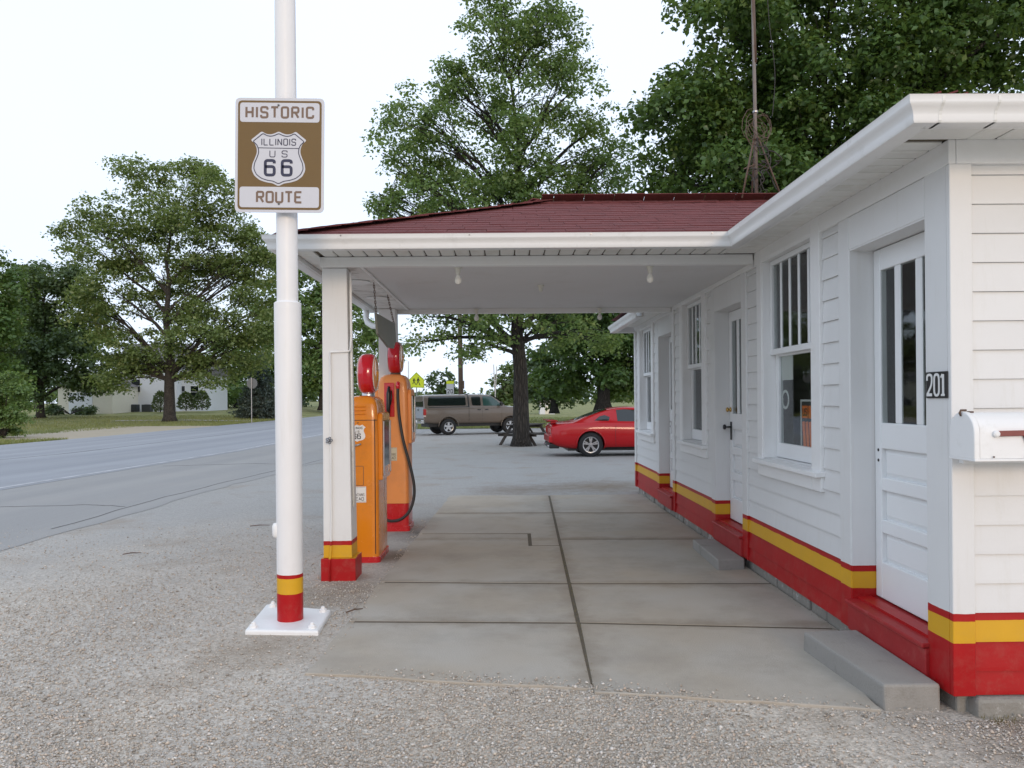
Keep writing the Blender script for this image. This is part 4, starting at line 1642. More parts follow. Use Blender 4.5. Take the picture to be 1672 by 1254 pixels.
# near pump (short, bright orange)
x0, x1, y0, y1, h = -1.475, -1.155, 7.0, 7.56, 1.515
t1, B1 = gas_pump('bright orange gas pump with red globe and shield decal, right behind the front canopy post', x0, x1, y0, y1, h, 'orange', None, 1.36, True)
globe(t1, -1.285, 7.27, 1.722, .190)


def fr1(u, v, hh):
    return (u, y0 - .0005 - hh, v)


def fr1_(y):
    return lambda u, v, hh: (u, y - .0005 - hh, v)


f1 = fr1_(7.0)
MB().box(-1.186, -1.180, 6.9985, 7.01, .075, 1.30).build('door_gap', M['black'], t1)
for i in range(3):
    MB().box(-1.42, -1.262, 6.992, 7.001, 1.345 + i * .034, 1.357 + i * .034).build('louvre', M['orange'], t1, bevel=.004)
MB().ribbon([(-1.47, 1.292), (-1.16, 1.292)], .005, f1, .001).build('cap_seam', M['black'], t1)
MB().lathe([(.006, 0), (.005, -.005)], (-1.335, 7.0, 1.268), 'y', 8).build('screw', M['rusty'], t1)
shield_decal(t1, f1, -1.343, 1.175, .46)
MB().tube([(-1.40, 6.995, 1.052), (-1.385, 6.965, 1.055), (-1.30, 6.955, 1.078)], [.010, .011, .008], 8).build('crank_handle', M['steel'], t1, smooth=True)
pn = [(-1.40, .70), (-1.288, .70), (-1.288, .875), (-1.40, .875)]
MB().ribbon(fillet(pn, .012, True), .004, f1, .0012, True).build('hatch_seam', M['rusty'], t1)
enamel_label(t1, f1, -1.405, .545, -1.265, .690, 'decal', [('CONTAINS', .40, .17), ('LEAD', .13, .19)])
# far pump (tall, faded orange)
x0, x1, y0, y1, h = -1.435, -1.09, 8.66, 9.08, 1.765
t2, B2 = gas_pump('tall faded orange vintage gas pump with red base, red globe and black hose', x0, x1, y0, y1, h, 'peach', None, 1.60, False)
globe(t2, -1.257, 8.90, 1.962, .185)
f2 = fr1_(8.66)
nb = MB().box(-1.352, -1.238, 8.648, 8.662, 1.285, 1.668).build('nozzle_recess', M['pumpred'], t2, bevel=.006)
nz = MB()
nz.tube([(-1.292, 8.615, 1.625), (-1.297, 8.60, 1.55), (-1.298, 8.60, 1.40), (-1.302, 8.61, 1.30)], [.014, .022, .024, .018], 10)
nz.tube([(-1.268, 8.615, 1.58), (-1.262, 8.60, 1.50), (-1.275, 8.60, 1.42)], .008, 6)
nz.build('nozzle', M['black'], t2, smooth=True)
MB().tube([(-1.195, 8.655, 1.66), (-1.195, 8.640, 1.66), (-1.193, 8.625, 1.640), (-1.192, 8.622, 1.60)], [.024, .024, .024, .022], 12).build('hose_coupling', M['globered'], t2, smooth=True)
ho = MB()
cps = [(-1.192, 8.622, 1.61), (-1.190, 8.60, 1.50), (-1.172, 8.575, 1.28), (-1.128, 8.555, 1.02), (-1.065, 8.55, .78), (-1.018, 8.55, .56), (-1.015, 8.55, .40),
       (-1.06, 8.54, .25), (-1.14, 8.53, .165), (-1.23, 8.53, .135), (-1.32, 8.53, .15), (-1.40, 8.54, .25), (-1.44, 8.55, .45), (-1.43, 8.56, .75), (-1.375, 8.585, 1.05), (-1.325, 8.60, 1.20), (-1.303, 8.608, 1.30)]


def smoothpath(P, k=5):
    P = [Vector(p) for p in P]
    out = []
    for i in range(len(P) - 1):
        a, b_, c, d = P[max(0, i - 1)], P[i], P[i + 1], P[min(len(P) - 1, i + 2)]
        for q in range(k):
            t = q / k
            out.append(.5 * ((2 * b_) + (c - a) * t + (2 * a - 5 * b_ + 4 * c - d) * t * t + (-a + 3 * b_ - 3 * c + d) * t ** 3))
    out.append(P[-1])
    return out


ho.tube(smoothpath(cps), .0165, 10)
ho.build('hose', M['rubber'], t2, smooth=True)
enamel_label(t2, f2, -1.335, .790, -1.215, .940, 'agedlabel', [('CONTAINS', .40, .17), ('LEAD', .13, .19)])

# ---------------------------------------------------------------- roof mast
am = thing('roof_mast', 'thin rusty antenna mast on a tripod with coiled wire and vines on the roof', 'antenna mast', (2.62, 7.9, 3.50))
ax, ay = 2.60, 7.86
MB().tube([(ax, ay, 3.46), (ax - .01, ay, 4.6), (ax - .03, ay, 6.3)], [.021, .018, .016], 10).build('mast', M['mast'], am, smooth=True)
MB().tube([(ax - .004, ay, 4.9), (ax - .02, ay, 5.6)], .020, 8).build('sleeve', M['rusty'], am, smooth=True)
for k, (dx, dy) in enumerate(((-.20, -.16), (.02, .24), (.22, -.12))):
    MB().tube([(ax - .005, ay, 4.20), (ax + dx, ay + dy, 3.47)], .010, 6).build('strut', M['rusty'], am, smooth=True)
MB().lathe([(.024, 4.38), (.027, 4.385), (.027, 4.40), (.024, 4.405)], (ax - .006, ay, 0), 'z', 10).build('clamp', M['steel'], am)
MB().tube([(ax - .16, ay - .1, 3.78), (ax - .004, ay - .0, 3.86), (ax + .12, ay - .05, 3.80)], .007, 6).build('strut', M['rusty'], am)
w_ = MB()
rr_ = random.Random(4)
for k in range(7):
    R_ = rr_.uniform(.09, .17)
    a0 = rr_.uniform(0, 6)
    tilt = rr_.uniform(-.5, .5)
    cz = 4.20 + rr_.uniform(-.06, .07)
    cx_ = ax + .02 + rr_.uniform(-.03, .05)
    w_.tube([(cx_ + R_ * cos(a0 + q * .5), ay + .05 * sin(a0 + q * .5 + 1), cz + R_ * sin(a0 + q * .5) * 1.05 + tilt * .1 * cos(q)) for q in range(14)], .0035, 4)
w_.build('wire_coil', M['rusty'], am)
w_ = MB()
for k in range(7):
    x_, y_, z_ = ax + rr_.uniform(-.05, .1), ay - .05, 4.05 + rr_.uniform(-.3, .1)
    pts_ = []
    for q in range(9):
        pts_.append((x_, y_, z_))
        x_ += rr_.uniform(-.07, .09) if q < 5 else rr_.uniform(-.10, .05)
        y_ += rr_.uniform(-.03, .03)
        z_ -= rr_.uniform(.0, .10)
        x_ = max(ax - .12, min(ax + .30, x_))
    w_.tube(smoothpath(pts_, 3), .006, 4)
w_.build('vine_stem', M['weath'], am)
MB().tube(smoothpath([(ax + .10, ay, 6.3), (ax + .14, ay, 5.4), (ax + .20, ay, 4.8), (ax + .17, ay, 4.35)]), .004, 4).build('cable', M['weath'], am)
# ---------------------------------------------------------------- vehicles (built pointing along +x, right side at -y)
def apply_mods(o):
    dg = bpy.context.evaluated_depsgraph_get()
    me = bpy.data.meshes.new_from_object(o.evaluated_get(dg))
    o.modifiers.clear()
    old = o.data
    o.data = me
    bpy.data.meshes.remove(old)


def loft_body(name, stations, mat, parent, cuts, sub=1):
    """stations: (x, [(y,z)...]) half sections from the bottom centre to the top centre"""
    b_ = MB()
    rings = []
    for x, half_ in stations:
        pts = [(x, -y, z) for y, z in half_] + [(x, y, z) for y, z in half_[1:-1]][::-1]
        rings.append(b_.verts(pts))
    n = 2 * len(stations[0][1]) - 2
    for a, c in zip(rings, rings[1:]):
        for i in range(n):
            j = (i + 1) % n
            b_.face((a + i, a + j, c + j, c + i))
    b_.face([rings[0] + i for i in range(n)][::-1])
    b_.face([rings[-1] + i for i in range(n)])
    o = b_.build(name, mat, parent, smooth=True, ctr=(0, 0, 0))
    m = o.modifiers.new('s', 'SUBSURF')
    m.levels = m.render_levels = sub
    cutters = []
    for (x, z, r) in cuts:
        for s in (-1, 1):
            cm, cc = MB().lathe([(r, -.28), (r, .28)], (x, s * .86, z), 'y', 40).mesh('cut', mat, ctr=(0, 0, 0))
            co = bpy.data.objects.new('cut', cm)
            COL.objects.link(co)
            cutters.append(co)
            bm_ = o.modifiers.new('b', 'BOOLEAN')
            bm_.object = co
            bm_.operation = 'DIFFERENCE'
            bm_.solver = 'EXACT'
    bpy.context.view_layer.update()
    apply_mods(o)
    for c in cutters:
        me = c.data
        bpy.data.objects.remove(c)
        bpy.data.meshes.remove(me)
    o.data.polygons.foreach_set('use_smooth', [True] * len(o.data.polygons))
    o.data.set_sharp_from_angle(angle=radians(38))
    return o


def wheel(root, x, y, r, w, side, style, rim_r):
    t = MB()
    t.lathe([(rim_r, -w * .5), (rim_r + .02, -w * .5), (r - .035, -w * .48), (r - .008, -w * .38), (r, -w * .2), (r, w * .2), (r - .008, w * .38), (r - .035, w * .48), (rim_r + .02, w * .5), (rim_r, w * .5)], (x, y, r), 'y', 36, closed=True)
    wh = t.build('wheel', M['tyre'], root, smooth=True)
    d = MB()
    d.lathe([(.02, side * (w * .12)), (rim_r + .004, side * (w * .12)), (rim_r + .004, side * (w * .10)), (.02, side * (w * .10))], (x, y, r), 'y', 32, closed=True)
    d.build('brake_disc', M['black'], wh)
    q = MB()
    f = side * w * .40
    q.lathe([(rim_r + .004, side * w * .5), (rim_r - .022, side * w * .48), (rim_r - .03, side * w * .2), (rim_r + .004, side * w * .2)], (x, y, r), 'y', 36, closed=True)
    q.lathe([(.0, f), (.05, f - side * .002), (.062, f - side * .02), (.05, f - side * .05), (.0, f - side * .05)], (x, y, r), 'y', 16)
    for k in range(5):
        a = 2 * pi * k / 5 + (pi / 2 if style == 'twin' else .3)
        offs = (-.16, .16) if style == 'twin' else (0,)
        for o_ in offs:
            aa = a + o_
            hw = .017 if style == 'twin' else .045
            c0, c1 = .04, rim_r - .02
            ca, sa = cos(aa), sin(aa)
            a0 = a + o_ * .5
            A = (x + c0 * cos(a0), r + c0 * sin(a0))
            B_ = (x + c1 * ca, r + c1 * sa)
            nx, nz = -(B_[1] - A[1]), (B_[0] - A[0])
            l = sqrt(nx * nx + nz * nz)
            nx, nz = nx / l * hw, nz / l * hw
            ya, yb = y + f - side * .004, y + f - side * .03
            k1 = 1.25
            q.hexa([(A[0] - nx, yb, A[1] - nz), (A[0] + nx, yb, A[1] + nz), (B_[0] + nx * k1, yb, B_[1] + nz * k1), (B_[0] - nx * k1, yb, B_[1] - nz * k1),
                    (A[0] - nx, ya, A[1] - nz), (A[0] + nx, ya, A[1] + nz), (B_[0] + nx * k1, ya, B_[1] + nz * k1), (B_[0] - nx * k1, ya, B_[1] - nz * k1)])
    q.build('rim', M['rim'], wh, auto=40)
    return wh


def surf_y(body, x, z, s):
    """half width of the finished body skin at (x,z) on side s"""
    ok, loc, nrm, _ = body.ray_cast(Vector((x, s * 3, z)), Vector((0, -s, 0)))
    return abs(loc.y) if ok else None


def side_panel(root, poly, body, name, mat, t=.006, sides=(-1, 1), parent=None):
    """a thin piece lying on the body side; poly in (x,z), laid over the real skin"""
    xs = [p[0] for p in poly]
    zs = [p[1] for p in poly]
    for s in sides:
        bm_ = bmesh.new()
        bm_.faces.new([bm_.verts.new((p[0], 0, p[1])) for p in poly])
        for i in range(1, 9):
            for co, no in (((min(xs) + (max(xs) - min(xs)) * i / 9, 0, 0), (1, 0, 0)), ((0, 0, min(zs) + (max(zs) - min(zs)) * i / 9), (0, 0, 1))):
                bmesh.ops.bisect_plane(bm_, geom=bm_.verts[:] + bm_.edges[:] + bm_.faces[:], plane_co=co, plane_no=no)
        last = .8
        for v in bm_.verts:
            q = surf_y(body, v.co.x, v.co.z, s)
            last = q if q else last
            v.co.y = s * (last + t)
        f = bm_.faces[:]
        ret = bmesh.ops.extrude_face_region(bm_, geom=f)
        for v in [g_ for g_ in ret['geom'] if isinstance(g_, bmesh.types.BMVert)]:
            v.co.y -= s * (.02 + t)
        bmesh.ops.recalc_face_normals(bm_, faces=bm_.faces)
        me = bpy.data.meshes.new(name)
        bm_.to_mesh(me)
        bm_.free()
        me.materials.append(mat)
        me.polygons.foreach_set('use_smooth', [True] * len(me.polygons))
        me.set_sharp_from_angle(angle=radians(40))
        put(name, me, (0, 0, 0), parent or root)


def seam(root, pts, yf, w=.010, sides=(-1, 1)):
    for s in sides:
        b_ = MB()
        P = []
        for (xa, za), (xb, zb_) in zip(pts, pts[1:]):
            for q in range(6):
                x, z = lerp(q / 6, xa, xb), lerp(q / 6, za, zb_)
                y_ = surf_y(yf, x, z, s)
                if y_:
                    P.append((x, s * (y_ + .0005), z))
        b_.tube(P, w / 2, 5)
        b_.build('door_seam', M['black'], root)


def lerp(t, a, b):
    return a + (b - a) * t


def interp(x, xs, ys):
    return float(np.interp(x, xs, ys))


def place(root, x, y, ang):
    root.location = (x, y, gz(y))
    root.rotation_euler = (0, 0, ang)
    ORG[root.name] = Vector((0, 0, 0))


# --- red coupe: rear bumper at x=0
def coupe():
    t = thing('red_car', 'shiny red two door coupe with rear spoiler parked beyond the far building corner', 'car', (0, 0, 0))
    top_x = [0, .05, .25, .66, 1.0, 1.45, 1.9, 2.3, 2.75, 3.3, 3.7, 4.3, 4.62, 4.74]
    top_z = [.86, .93, .955, .985, 1.12, 1.28, 1.368, 1.385, 1.335, 1.055, .995, .90, .80, .70]
    bot_z = lambda x: interp(x, [0, .15, .6, 4.2, 4.74], [.36, .28, .20, .19, .30])
    wid = lambda x: interp(x, [0, .08, .3, 1.1, 2.4, 3.8, 4.4, 4.68, 4.74], [.78, .86, .91, .945, .93, .93, .89, .76, .66])
    belt = lambda x: interp(x, [0, .6, 1.4, 3.3, 4.4, 4.74], [.84, .93, .945, .90, .80, .66])
    st = []
    for x in [0, .05, .14, .30, .5, .66, .82, 1.0, 1.22, 1.45, 1.7, 1.9, 2.1, 2.3, 2.55, 2.75, 3.0, 3.3, 3.5, 3.8, 4.1, 4.4, 4.6, 4.70, 4.74]:
        w, zt, zb, bl = wid(x), interp(x, top_x, top_z), bot_z(x), belt(x)
        green = max(0, min(1, (zt - bl - .06) / .22))
        hw = lerp(green, w * .80, .56)
        bl = min(bl, zt - .03)
        half_ = [(0, zb), (w * .72, zb), (w * .95, zb + .06), (w * .995, lerp(.35, zb, bl)), (w, lerp(.62, zb, bl)), (w * .985, lerp(.85, zb, bl)), (w * .945, bl),
                 (lerp(green, w * .90, w * .90), bl + .012), (lerp(.55, lerp(green, w * .90, w * .895), hw), lerp(.55, bl + .012, zt - .025)), (hw, zt - .03), (hw * .82, zt - .006), (0, zt + .006)]
        st.append((x, half_))
    ys = loft_body('body', st, M['carred'], t, [(1.10, .345, .385), (3.80, .345, .385)])

    side_panel(t, [(1.22, 1.005), (1.62, .995), (1.66, 1.10), (1.52, 1.155), (1.38, 1.12)], ys, 'quarter_window', M['carglass'])
    side_panel(t, [(1.86, .985), (3.12, .955), (2.98, 1.045), (2.72, 1.235), (2.5, 1.285), (2.1, 1.31), (1.86, 1.295)], ys, 'side_window', M['carglass'])
    # rear window, windscreen
    for nm, xs in (('rear_window', (.74, 1.62)), ('windscreen', (2.74, 3.26))):
        b_ = MB()
        xa, xb = xs
        n = 8
        k = b_.verts([(lerp(i / n, xa, xb), s * (interp(lerp(i / n, xa, xb), [.7, 1.7, 2.7, 3.3], [.60, .50, .50, .62])), interp(lerp(i / n, xa, xb), top_x, top_z) + .012 - .03 * abs(s) ** 2) for i in range(n + 1) for s in (-1, -.5, 0, .5, 1)])
        for i in range(n):
            for j in range(4):
                a = k + i * 5 + j
                b_.face((a, a + 1, a + 6, a + 5))
        b_.build(nm, M['carglass'], t, smooth=True)
    # fender flare lip and side scoop lines
    for cx_ in (1.10, 3.80):
        for s in (-1, 1):
            MB().tube([(cx_ + .395 * cos(a), s * (wid(cx_) + .002), .345 + .395 * sin(a)) for a in [pi * (k / 16) * 1.06 - .09 for k in range(17)]], .016, 6).build('arch_lip', M['carred'], t, smooth=True)
    seam(t, [(1.80, .30), (1.78, .6), (1.80, .93)], ys)
    seam(t, [(3.20, .30), (3.24, .6), (3.18, .90)], ys)
    side_panel(t, [(1.5, .20), (3.42, .20), (3.40, .27), (1.52, .27)], ys, 'rocker_trim', M['black'], .004)
    # tail: lamps, bumper shelf, plate, spoiler
    for s in (-1, 1):
        for k in range(3):
            yy = s * (.42 + .13 * k)
            MB().box(-.022 + .018 * k, .06, min(yy, yy + s * .11), max(yy, yy + s * .11), .66, .83).build('tail_light', M['tail'], t, bevel=.01, seg=1)
            MB().box(-.026 + .018 * k, .05, min(yy + s * .03, yy + s * .08), max(yy + s * .03, yy + s * .08), .675, .80).build('lamp_lens', M['amber'], t, bevel=.006, seg=1)
    MB().box(-.05, .16, -.80, .80, .40, .60).build('bumper', M['carred'], t, bevel=.045, seg=3)
    MB().box(-.03, .25, -.74, .74, .24, .385).build('bumper_valance', M['black'], t, bevel=.03)
    sp_ = MB()
    sp_.hexa([(-.07, -.80, 1.0), (.20, -.80, .985), (.20, .80, .985), (-.07, .80, 1.0), (-.08, -.80, 1.025), (.20, -.80, 1.02), (.20, .80, 1.02), (-.08, .80, 1.025)])
    for s in (-1, 1):
        sp_.box(.02, .16, s * .72 - .035, s * .72 + .035, .94, 1.0)
    sp_.build('spoiler', M['carred'], t, bevel=.012)
    for s in (-1, 1):
        MB().lathe([(.035, -.06), (.04, .15)], (0, s * .55, .30), 'x', 12).build('exhaust', M['chrome'], t)
        MB().box(2.95, 3.12, min(s * .93, s * 1.08), max(s * .93, s * 1.08), .94, 1.06).build('mirror', M['carred'], t, bevel=.03)
        wheel(t, 1.10, s * .80, .345, .25, s, 'twin', .225)
        wheel(t, 3.80, s * .80, .345, .25, s, 'twin', .225)
    MB().box(.5, 4.3, -.7, .7, .17, .30).build('underbody', M['black'], t)
    return t


car = coupe()
a = radians(2)
rw = Vector((2.36, 21.1))
place(car, rw.x - (1.10 * cos(a) + .93 * sin(a)), rw.y - (1.10 * sin(a) - .93 * cos(a)), a)


# --- pickup with a canopy over its bed
def pickup():
    t = thing('pickup_truck', 'grey beige pickup truck with a windowed bed topper parked beyond the pumps', 'pickup truck', (0, 0, 0))
    w0 = .955
    top_x = [0, .1, 2.2, 3.0, 3.55, 3.95, 4.3, 4.9, 5.35, 5.5]
    top_z = [1.90, 1.955, 1.985, 1.99, 1.95, 1.70, 1.40, 1.36, 1.26, 1.10]
    st = []
    for x in [0, .03, .10, .3, .8, 1.3, 1.8, 2.2, 2.6, 3.0, 3.3, 3.55, 3.75, 3.95, 4.15, 4.3, 4.6, 4.9, 5.2, 5.38, 5.48, 5.52]:
        w = w0 * interp(x, [0, .1, .4, 5.0, 5.35, 5.52], [.95, .985, 1, 1, .94, .84])
        zt = interp(x, top_x, top_z)
        zb = interp(x, [0, .3, .6, 5.0, 5.5], [.62, .56, .53, .52, .56])
        bl = min(1.33, zt - .06)
        hw = lerp(max(0, min(1, (zt - 1.36) / .5)), w * .86, .74)
        half_ = [(0, zb), (w * .86, zb), (w * .965, zb + .07), (w * .985, lerp(.3, zb, bl)), (w, lerp(.62, zb, bl)), (w * .985, lerp(.88, zb, bl)), (w * .965, bl),
                 (w * .935, bl + .03 if zt > 1.45 else bl + .02), (lerp(.5, w * .935, hw), lerp(.5, bl + .03, zt - .05)), (hw, zt - .05), (hw * .9, zt - .01), (0, zt + .012)]
        st.append((x, half_))
    ys = loft_body('body', st, M['trucktan'], t, [(1.22, .40, .50), (4.48, .40, .50)])

    side_panel(t, fillet([(.18, 1.43), (2.14, 1.43), (2.14, 1.885), (.26, 1.875)], .06, True, 4), ys, 'topper_window', M['carglass'])
    side_panel(t, fillet([(2.46, 1.43), (2.92, 1.42), (2.92, 1.87), (2.44, 1.87)], .06, True, 4), ys, 'cab_window', M['carglass'])
    side_panel(t, fillet([(3.04, 1.41), (4.06, 1.40), (3.80, 1.66), (3.52, 1.86), (3.04, 1.88)], .04, True, 4), ys, 'door_window', M['carglass2'])
    for x in (2.26, 2.30):
        seam(t, [(x, .60), (x, 1.30), (x, 1.88)], ys, .014)
    seam(t, [(2.98, .62), (2.98, 1.38)], ys)
    seam(t, [(4.02, .62), (4.0, 1.0), (4.05, 1.35)], ys)
    seam(t, [(.1, 1.36), (2.26, 1.375)], ys, .016)
    side_panel(t, [(2.245, 1.36), (2.315, 1.36), (2.315, 1.945), (2.245, 1.945)], ys, 'cab_gap', M['black'], .004)
    MB().box(2.245, 2.315, -.66, .66, 1.97, 2.004).build('cab_gap', M['black'], t)
    side_panel(t, [(.05, 1.335), (2.25, 1.35), (2.25, 1.385), (.05, 1.37)], ys, 'bed_rail', M['black'], .004)
    side_panel(t, [(.5, .80), (.70, .80), (.70, .86), (.5, .86)], ys, 'side_moulding', M['trucktan'], .012)
    side_panel(t, [(1.80, .79), (3.9, .79), (3.9, .85), (1.80, .85)], ys, 'side_moulding', M['trucktan'], .016)
    for x in (2.72, 3.12):
        side_panel(t, [(x, 1.20), (x + .17, 1.20), (x + .17, 1.245), (x, 1.245)], ys, 'handle', M['black'], .02)
    # tail
    MB().box(-.022, .02, -.80, .80, .82, 1.36).build('tailgate', M['truckgrey'], t, bevel=.02)
    MB().hexa([(-.02, -.72, 1.40), (-.02, .72, 1.40), (.03, .66, 1.86), (.03, -.66, 1.86), (.02, -.72, 1.40), (.02, .72, 1.40), (.06, .66, 1.86), (.06, -.66, 1.86)]).build('topper_hatch', M['carglass'], t)
    MB().box(-.14, .02, -.86, .86, .58, .76).build('bumper', M['chrome'], t, bevel=.03)
    MB().box(-.150, -.141, -.17, .17, .63, .74).build('licence_plate', M['decal'], t)
    MB().box(-.035, -.0225, -.1, .1, 1.20, 1.26).build('tailgate_handle', M['black'], t, bevel=.006)
    for s in (-1, 1):
        MB().box(-.03, .10, min(s * .80, s * .935), max(s * .80, s * .935), .98, 1.28).build('tail_light', M['tail'], t, bevel=.02)
        MB().box(-.032, .08, min(s * .805, s * .93), max(s * .805, s * .93), .90, .975).build('lamp_lens', M['amber'], t, bevel=.015)
        MB().box(3.88, 4.0, min(s * .95, s * 1.15), max(s * .95, s * 1.15), 1.40, 1.58).build('mirror', M['black'], t, bevel=.03)
        wheel(t, 1.22, s * .82, .40, .27, s, 'star', .24)
        wheel(t, 4.48, s * .82, .40, .27, s, 'star', .24)
        MB().box(5.36, 5.52, min(s * .55, s * .84), max(s * .55, s * .84), .90, 1.12).build('headlight', M['amber'], t, bevel=.02)
        for xx in (1.22, 4.48):
            MB().tube([(xx + .51 * cos(q), s * (.952), .40 + .51 * sin(q)) for q in [pi * (k / 16) for k in range(17)]], .018, 6).build('arch_lip', M['trucktan'], t, smooth=True)
    b_ = MB()
    n = 5
    k = b_.verts([(lerp(i / n, 3.60, 4.22), s * interp(i / n, [0, 1], [.66, .78]), interp(lerp(i / n, 3.60, 4.22), top_x, top_z) + .014) for i in range(n + 1) for s in (-1, 0, 1)])
    for i in range(n):
        for j in range(2):
            q = k + i * 3 + j
            b_.face((q, q + 1, q + 4, q + 3))
    b_.build('windscreen', M['carglass'], t, smooth=True)
    MB().box(.3, 5.0, -.62, .62, .40, .56).build('underbody', M['black'], t)
    return t


truck = pickup()
a = radians(23)
rw = Vector((-2.72, 37.3))
place(truck, rw.x - (1.22 * cos(a) + .93 * sin(a)), rw.y - (1.22 * sin(a) - .93 * cos(a)), a)


# ---------------------------------------------------------------- foliage
def leaf_mesh(name, P, size, mat, jitter=.55, up=.6, aspect=.36, seed=1, out=None):
    """P (N,3) leaf positions; folded four-point leaves with random aim"""
    rng = np.random.default_rng(seed)
    N = len(P)
    a = rng.normal(size=(N, 3))
    a[:, 2] = a[:, 2] * .6 - .35
    a /= np.linalg.norm(a, axis=1)[:, None]
    n = rng.normal(size=(N, 3))
    n[:, 2] = np.abs(n[:, 2]) + up
    if out is not None:
        n = n * .8 + out * 1.5
    b = np.cross(n, a)
    b /= np.linalg.norm(b, axis=1)[:, None] + 1e-9
    n = np.cross(a, b)
    s = size * (1 + jitter * rng.uniform(-1, 1, size=(N, 1)))
    v = np.empty((N, 4, 3))
    v[:, 0] = P
    v[:, 1] = P + a * s * .5 + b * s * aspect + n * s * .12
    v[:, 2] = P + a * s
    v[:, 3] = P + a * s * .5 - b * s * aspect + n * s * .12
    v = v.reshape(-1, 3)
    idx = np.arange(N)[:, None] * 4
    loops = (idx + np.array([0, 1, 2, 0, 2, 3])[None]).reshape(-1)
    c = np.array([v[:, 0].mean(), v[:, 1].mean(), v[:, 2].min()])
    me = bpy.data.meshes.new(name)
    me.vertices.add(len(v))
    me.vertices.foreach_set('co', (v - c).ravel())
    me.loops.add(len(loops))
    me.loops.foreach_set('vertex_index', loops)
    me.polygons.add(N * 2)
    me.polygons.foreach_set('loop_start', np.arange(N * 2) * 3)
    me.update(calc_edges=True)
    me.materials.append(mat)
    return me, Vector(c)


def crown(lobes, cl_r, n_leaf, dens, rng, depth=1.0, hole=.0):
    """clusters inside ellipsoid lobes -> (cluster centres, leaf positions)"""
    C_, L_, N_ = [], [], []
    for (c, r) in lobes:
        c = np.array(c)
        r = np.array(r)
        n = max(3, int(dens * (r[0] * r[1] * r[2]) ** .72 / cl_r ** 2))
        d = rng.normal(size=(n, 3))
        d /= np.linalg.norm(d, axis=1)[:, None]
        q = rng.uniform(.10, 1.0, size=(n, 1)) ** .45
        p = c + d * q * r
        for k in range(n):
            if rng.random() < hole:
                continue
            s = cl_r * rng.uniform(.55, 1.25)
            m = int(n_leaf * (s / cl_r) ** 1.6)
            e = rng.normal(size=(m, 3))
            e /= np.linalg.norm(e, axis=1)[:, None]
            e[:, 2] = np.where(e[:, 2] < -.3, -e[:, 2] * .7, e[:, 2])
            u = e * (rng.uniform(.15, 1.15, size=(m, 1)) ** .6) * np.array([s, s, s * .62]) + rng.normal(size=(m, 3)) * s * .14
            u[:, 2] -= np.hypot(u[:, 0], u[:, 1]) * .28
            C_.append(p[k])
            L_.append(p[k] + u)
            N_.append(e)
    return np.array(C_), np.concatenate(L_), np.concatenate(N_)


def tree(name, label, base, lobes, trunk_r, fork, cl_r, n_leaf, leaf, dens=2.2, mat='leaf_mid', bark='bark', group=None, seed=1, top=None, hole=0., twigs=True, lean=(0, 0), flare=1.5, trunk_top=None):
    rng = np.random.default_rng(seed)
    rr = random.Random(seed)
    base = Vector(base)
    t = thing(name, label, 'tree' if 'spruce' not in name else 'spruce tree', base, group)
    C_, L_, N_ = crown(lobes, cl_r, n_leaf, dens, rng, hole=hole)
    me, c = leaf_mesh('crown', L_, leaf, M[mat], seed=seed, out=N_)
    put('crown', me, c, t)
    # trunk and limbs
    b_ = MB()
    zt = trunk_top if trunk_top else max(l[0][2] for l in lobes)
    H = zt - base.z
    cx_ = sum(l[0][0] for l in lobes) / len(lobes)
    cy_ = sum(l[0][1] for l in lobes) / len(lobes)
    pts, rad = [], []
    n = 10
    for i in range(n + 1):
        f = i / n
        k = max(0, f - .25)
        pts.append(base + Vector((lean[0] * f + (cx_ - base.x) * k * .6 + rr.uniform(-1, 1) * .012 * H * (f > .2), lean[1] * f + (cy_ - base.y) * k * .6 + rr.uniform(-1, 1) * .012 * H * (f > .2), H * f - (.15 if i == 0 else 0))))
        rad.append(trunk_r * (flare if i == 0 else 1) * (1 - .93 * f) ** 1.15 + .012)
    pts.insert(1, pts[0] + Vector((0, 0, .15 + trunk_r * 1.0)))
    rad.insert(1, trunk_r * 1.05)
    b_.tube(pts, rad, 12)

    def trunk_at(z):
        for p0, p1, r0 in zip(pts, pts[1:], rad):
            if p0.z <= z <= p1.z:
                f = (z - p0.z) / (p1.z - p0.z)
                return p0.lerp(p1, f), r0
        return pts[-1], rad[-1]

    def limb(a, ra, c, rb, sag, n_=5):
        c = Vector(c)
        P, R = [], []
        up_ = (c - a).length * .18
        for i in range(n_ + 1):
            f = i / n_
            p = a.lerp(c, f) + Vector((0, 0, up_ * sin(pi * f) * sag))
            if 0 < i < n_:
                p += Vector((rr.uniform(-1, 1), rr.uniform(-1, 1), rr.uniform(-1, 1))) * (c - a).length * .03
            P.append(p)
            R.append(ra + (rb - ra) * f ** .8)
        b_.tube(P, R, 6 if ra > .04 else 4, cap=False)
        return P, R
    fz = base.z + fork
    for (lc, lr) in lobes:
        lc = Vector(lc)
        hd = (Vector((lc.x, lc.y)) - Vector((base.x, base.y))).length
        z0 = max(fz + rr.uniform(0, .5), min(zt - .5, lc.z - hd * .75 - rr.uniform(0, 1)))
        z0 = min(z0, zt - .3)
        a, ra = trunk_at(z0)
        P, R = limb(a, min(ra * .62, .03 + .022 * (lc - a).length * 1.3), lc, .022, .35 if lc.z > z0 else .9)
        if twigs:
            d = np.linalg.norm((C_ - np.array(lc)) / np.array(lr), axis=1)
            near = np.where(d < 1.05)[0]
            for q in near[:: max(1, len(near) // 16)]:
                k = rr.randint(1, len(P) - 1)
                limb(P[k], max(.010, R[k] * .45), C_[q], .007, .3, 3)
    o = b_.build('trunk', M[bark], t, smooth=True)
    return t


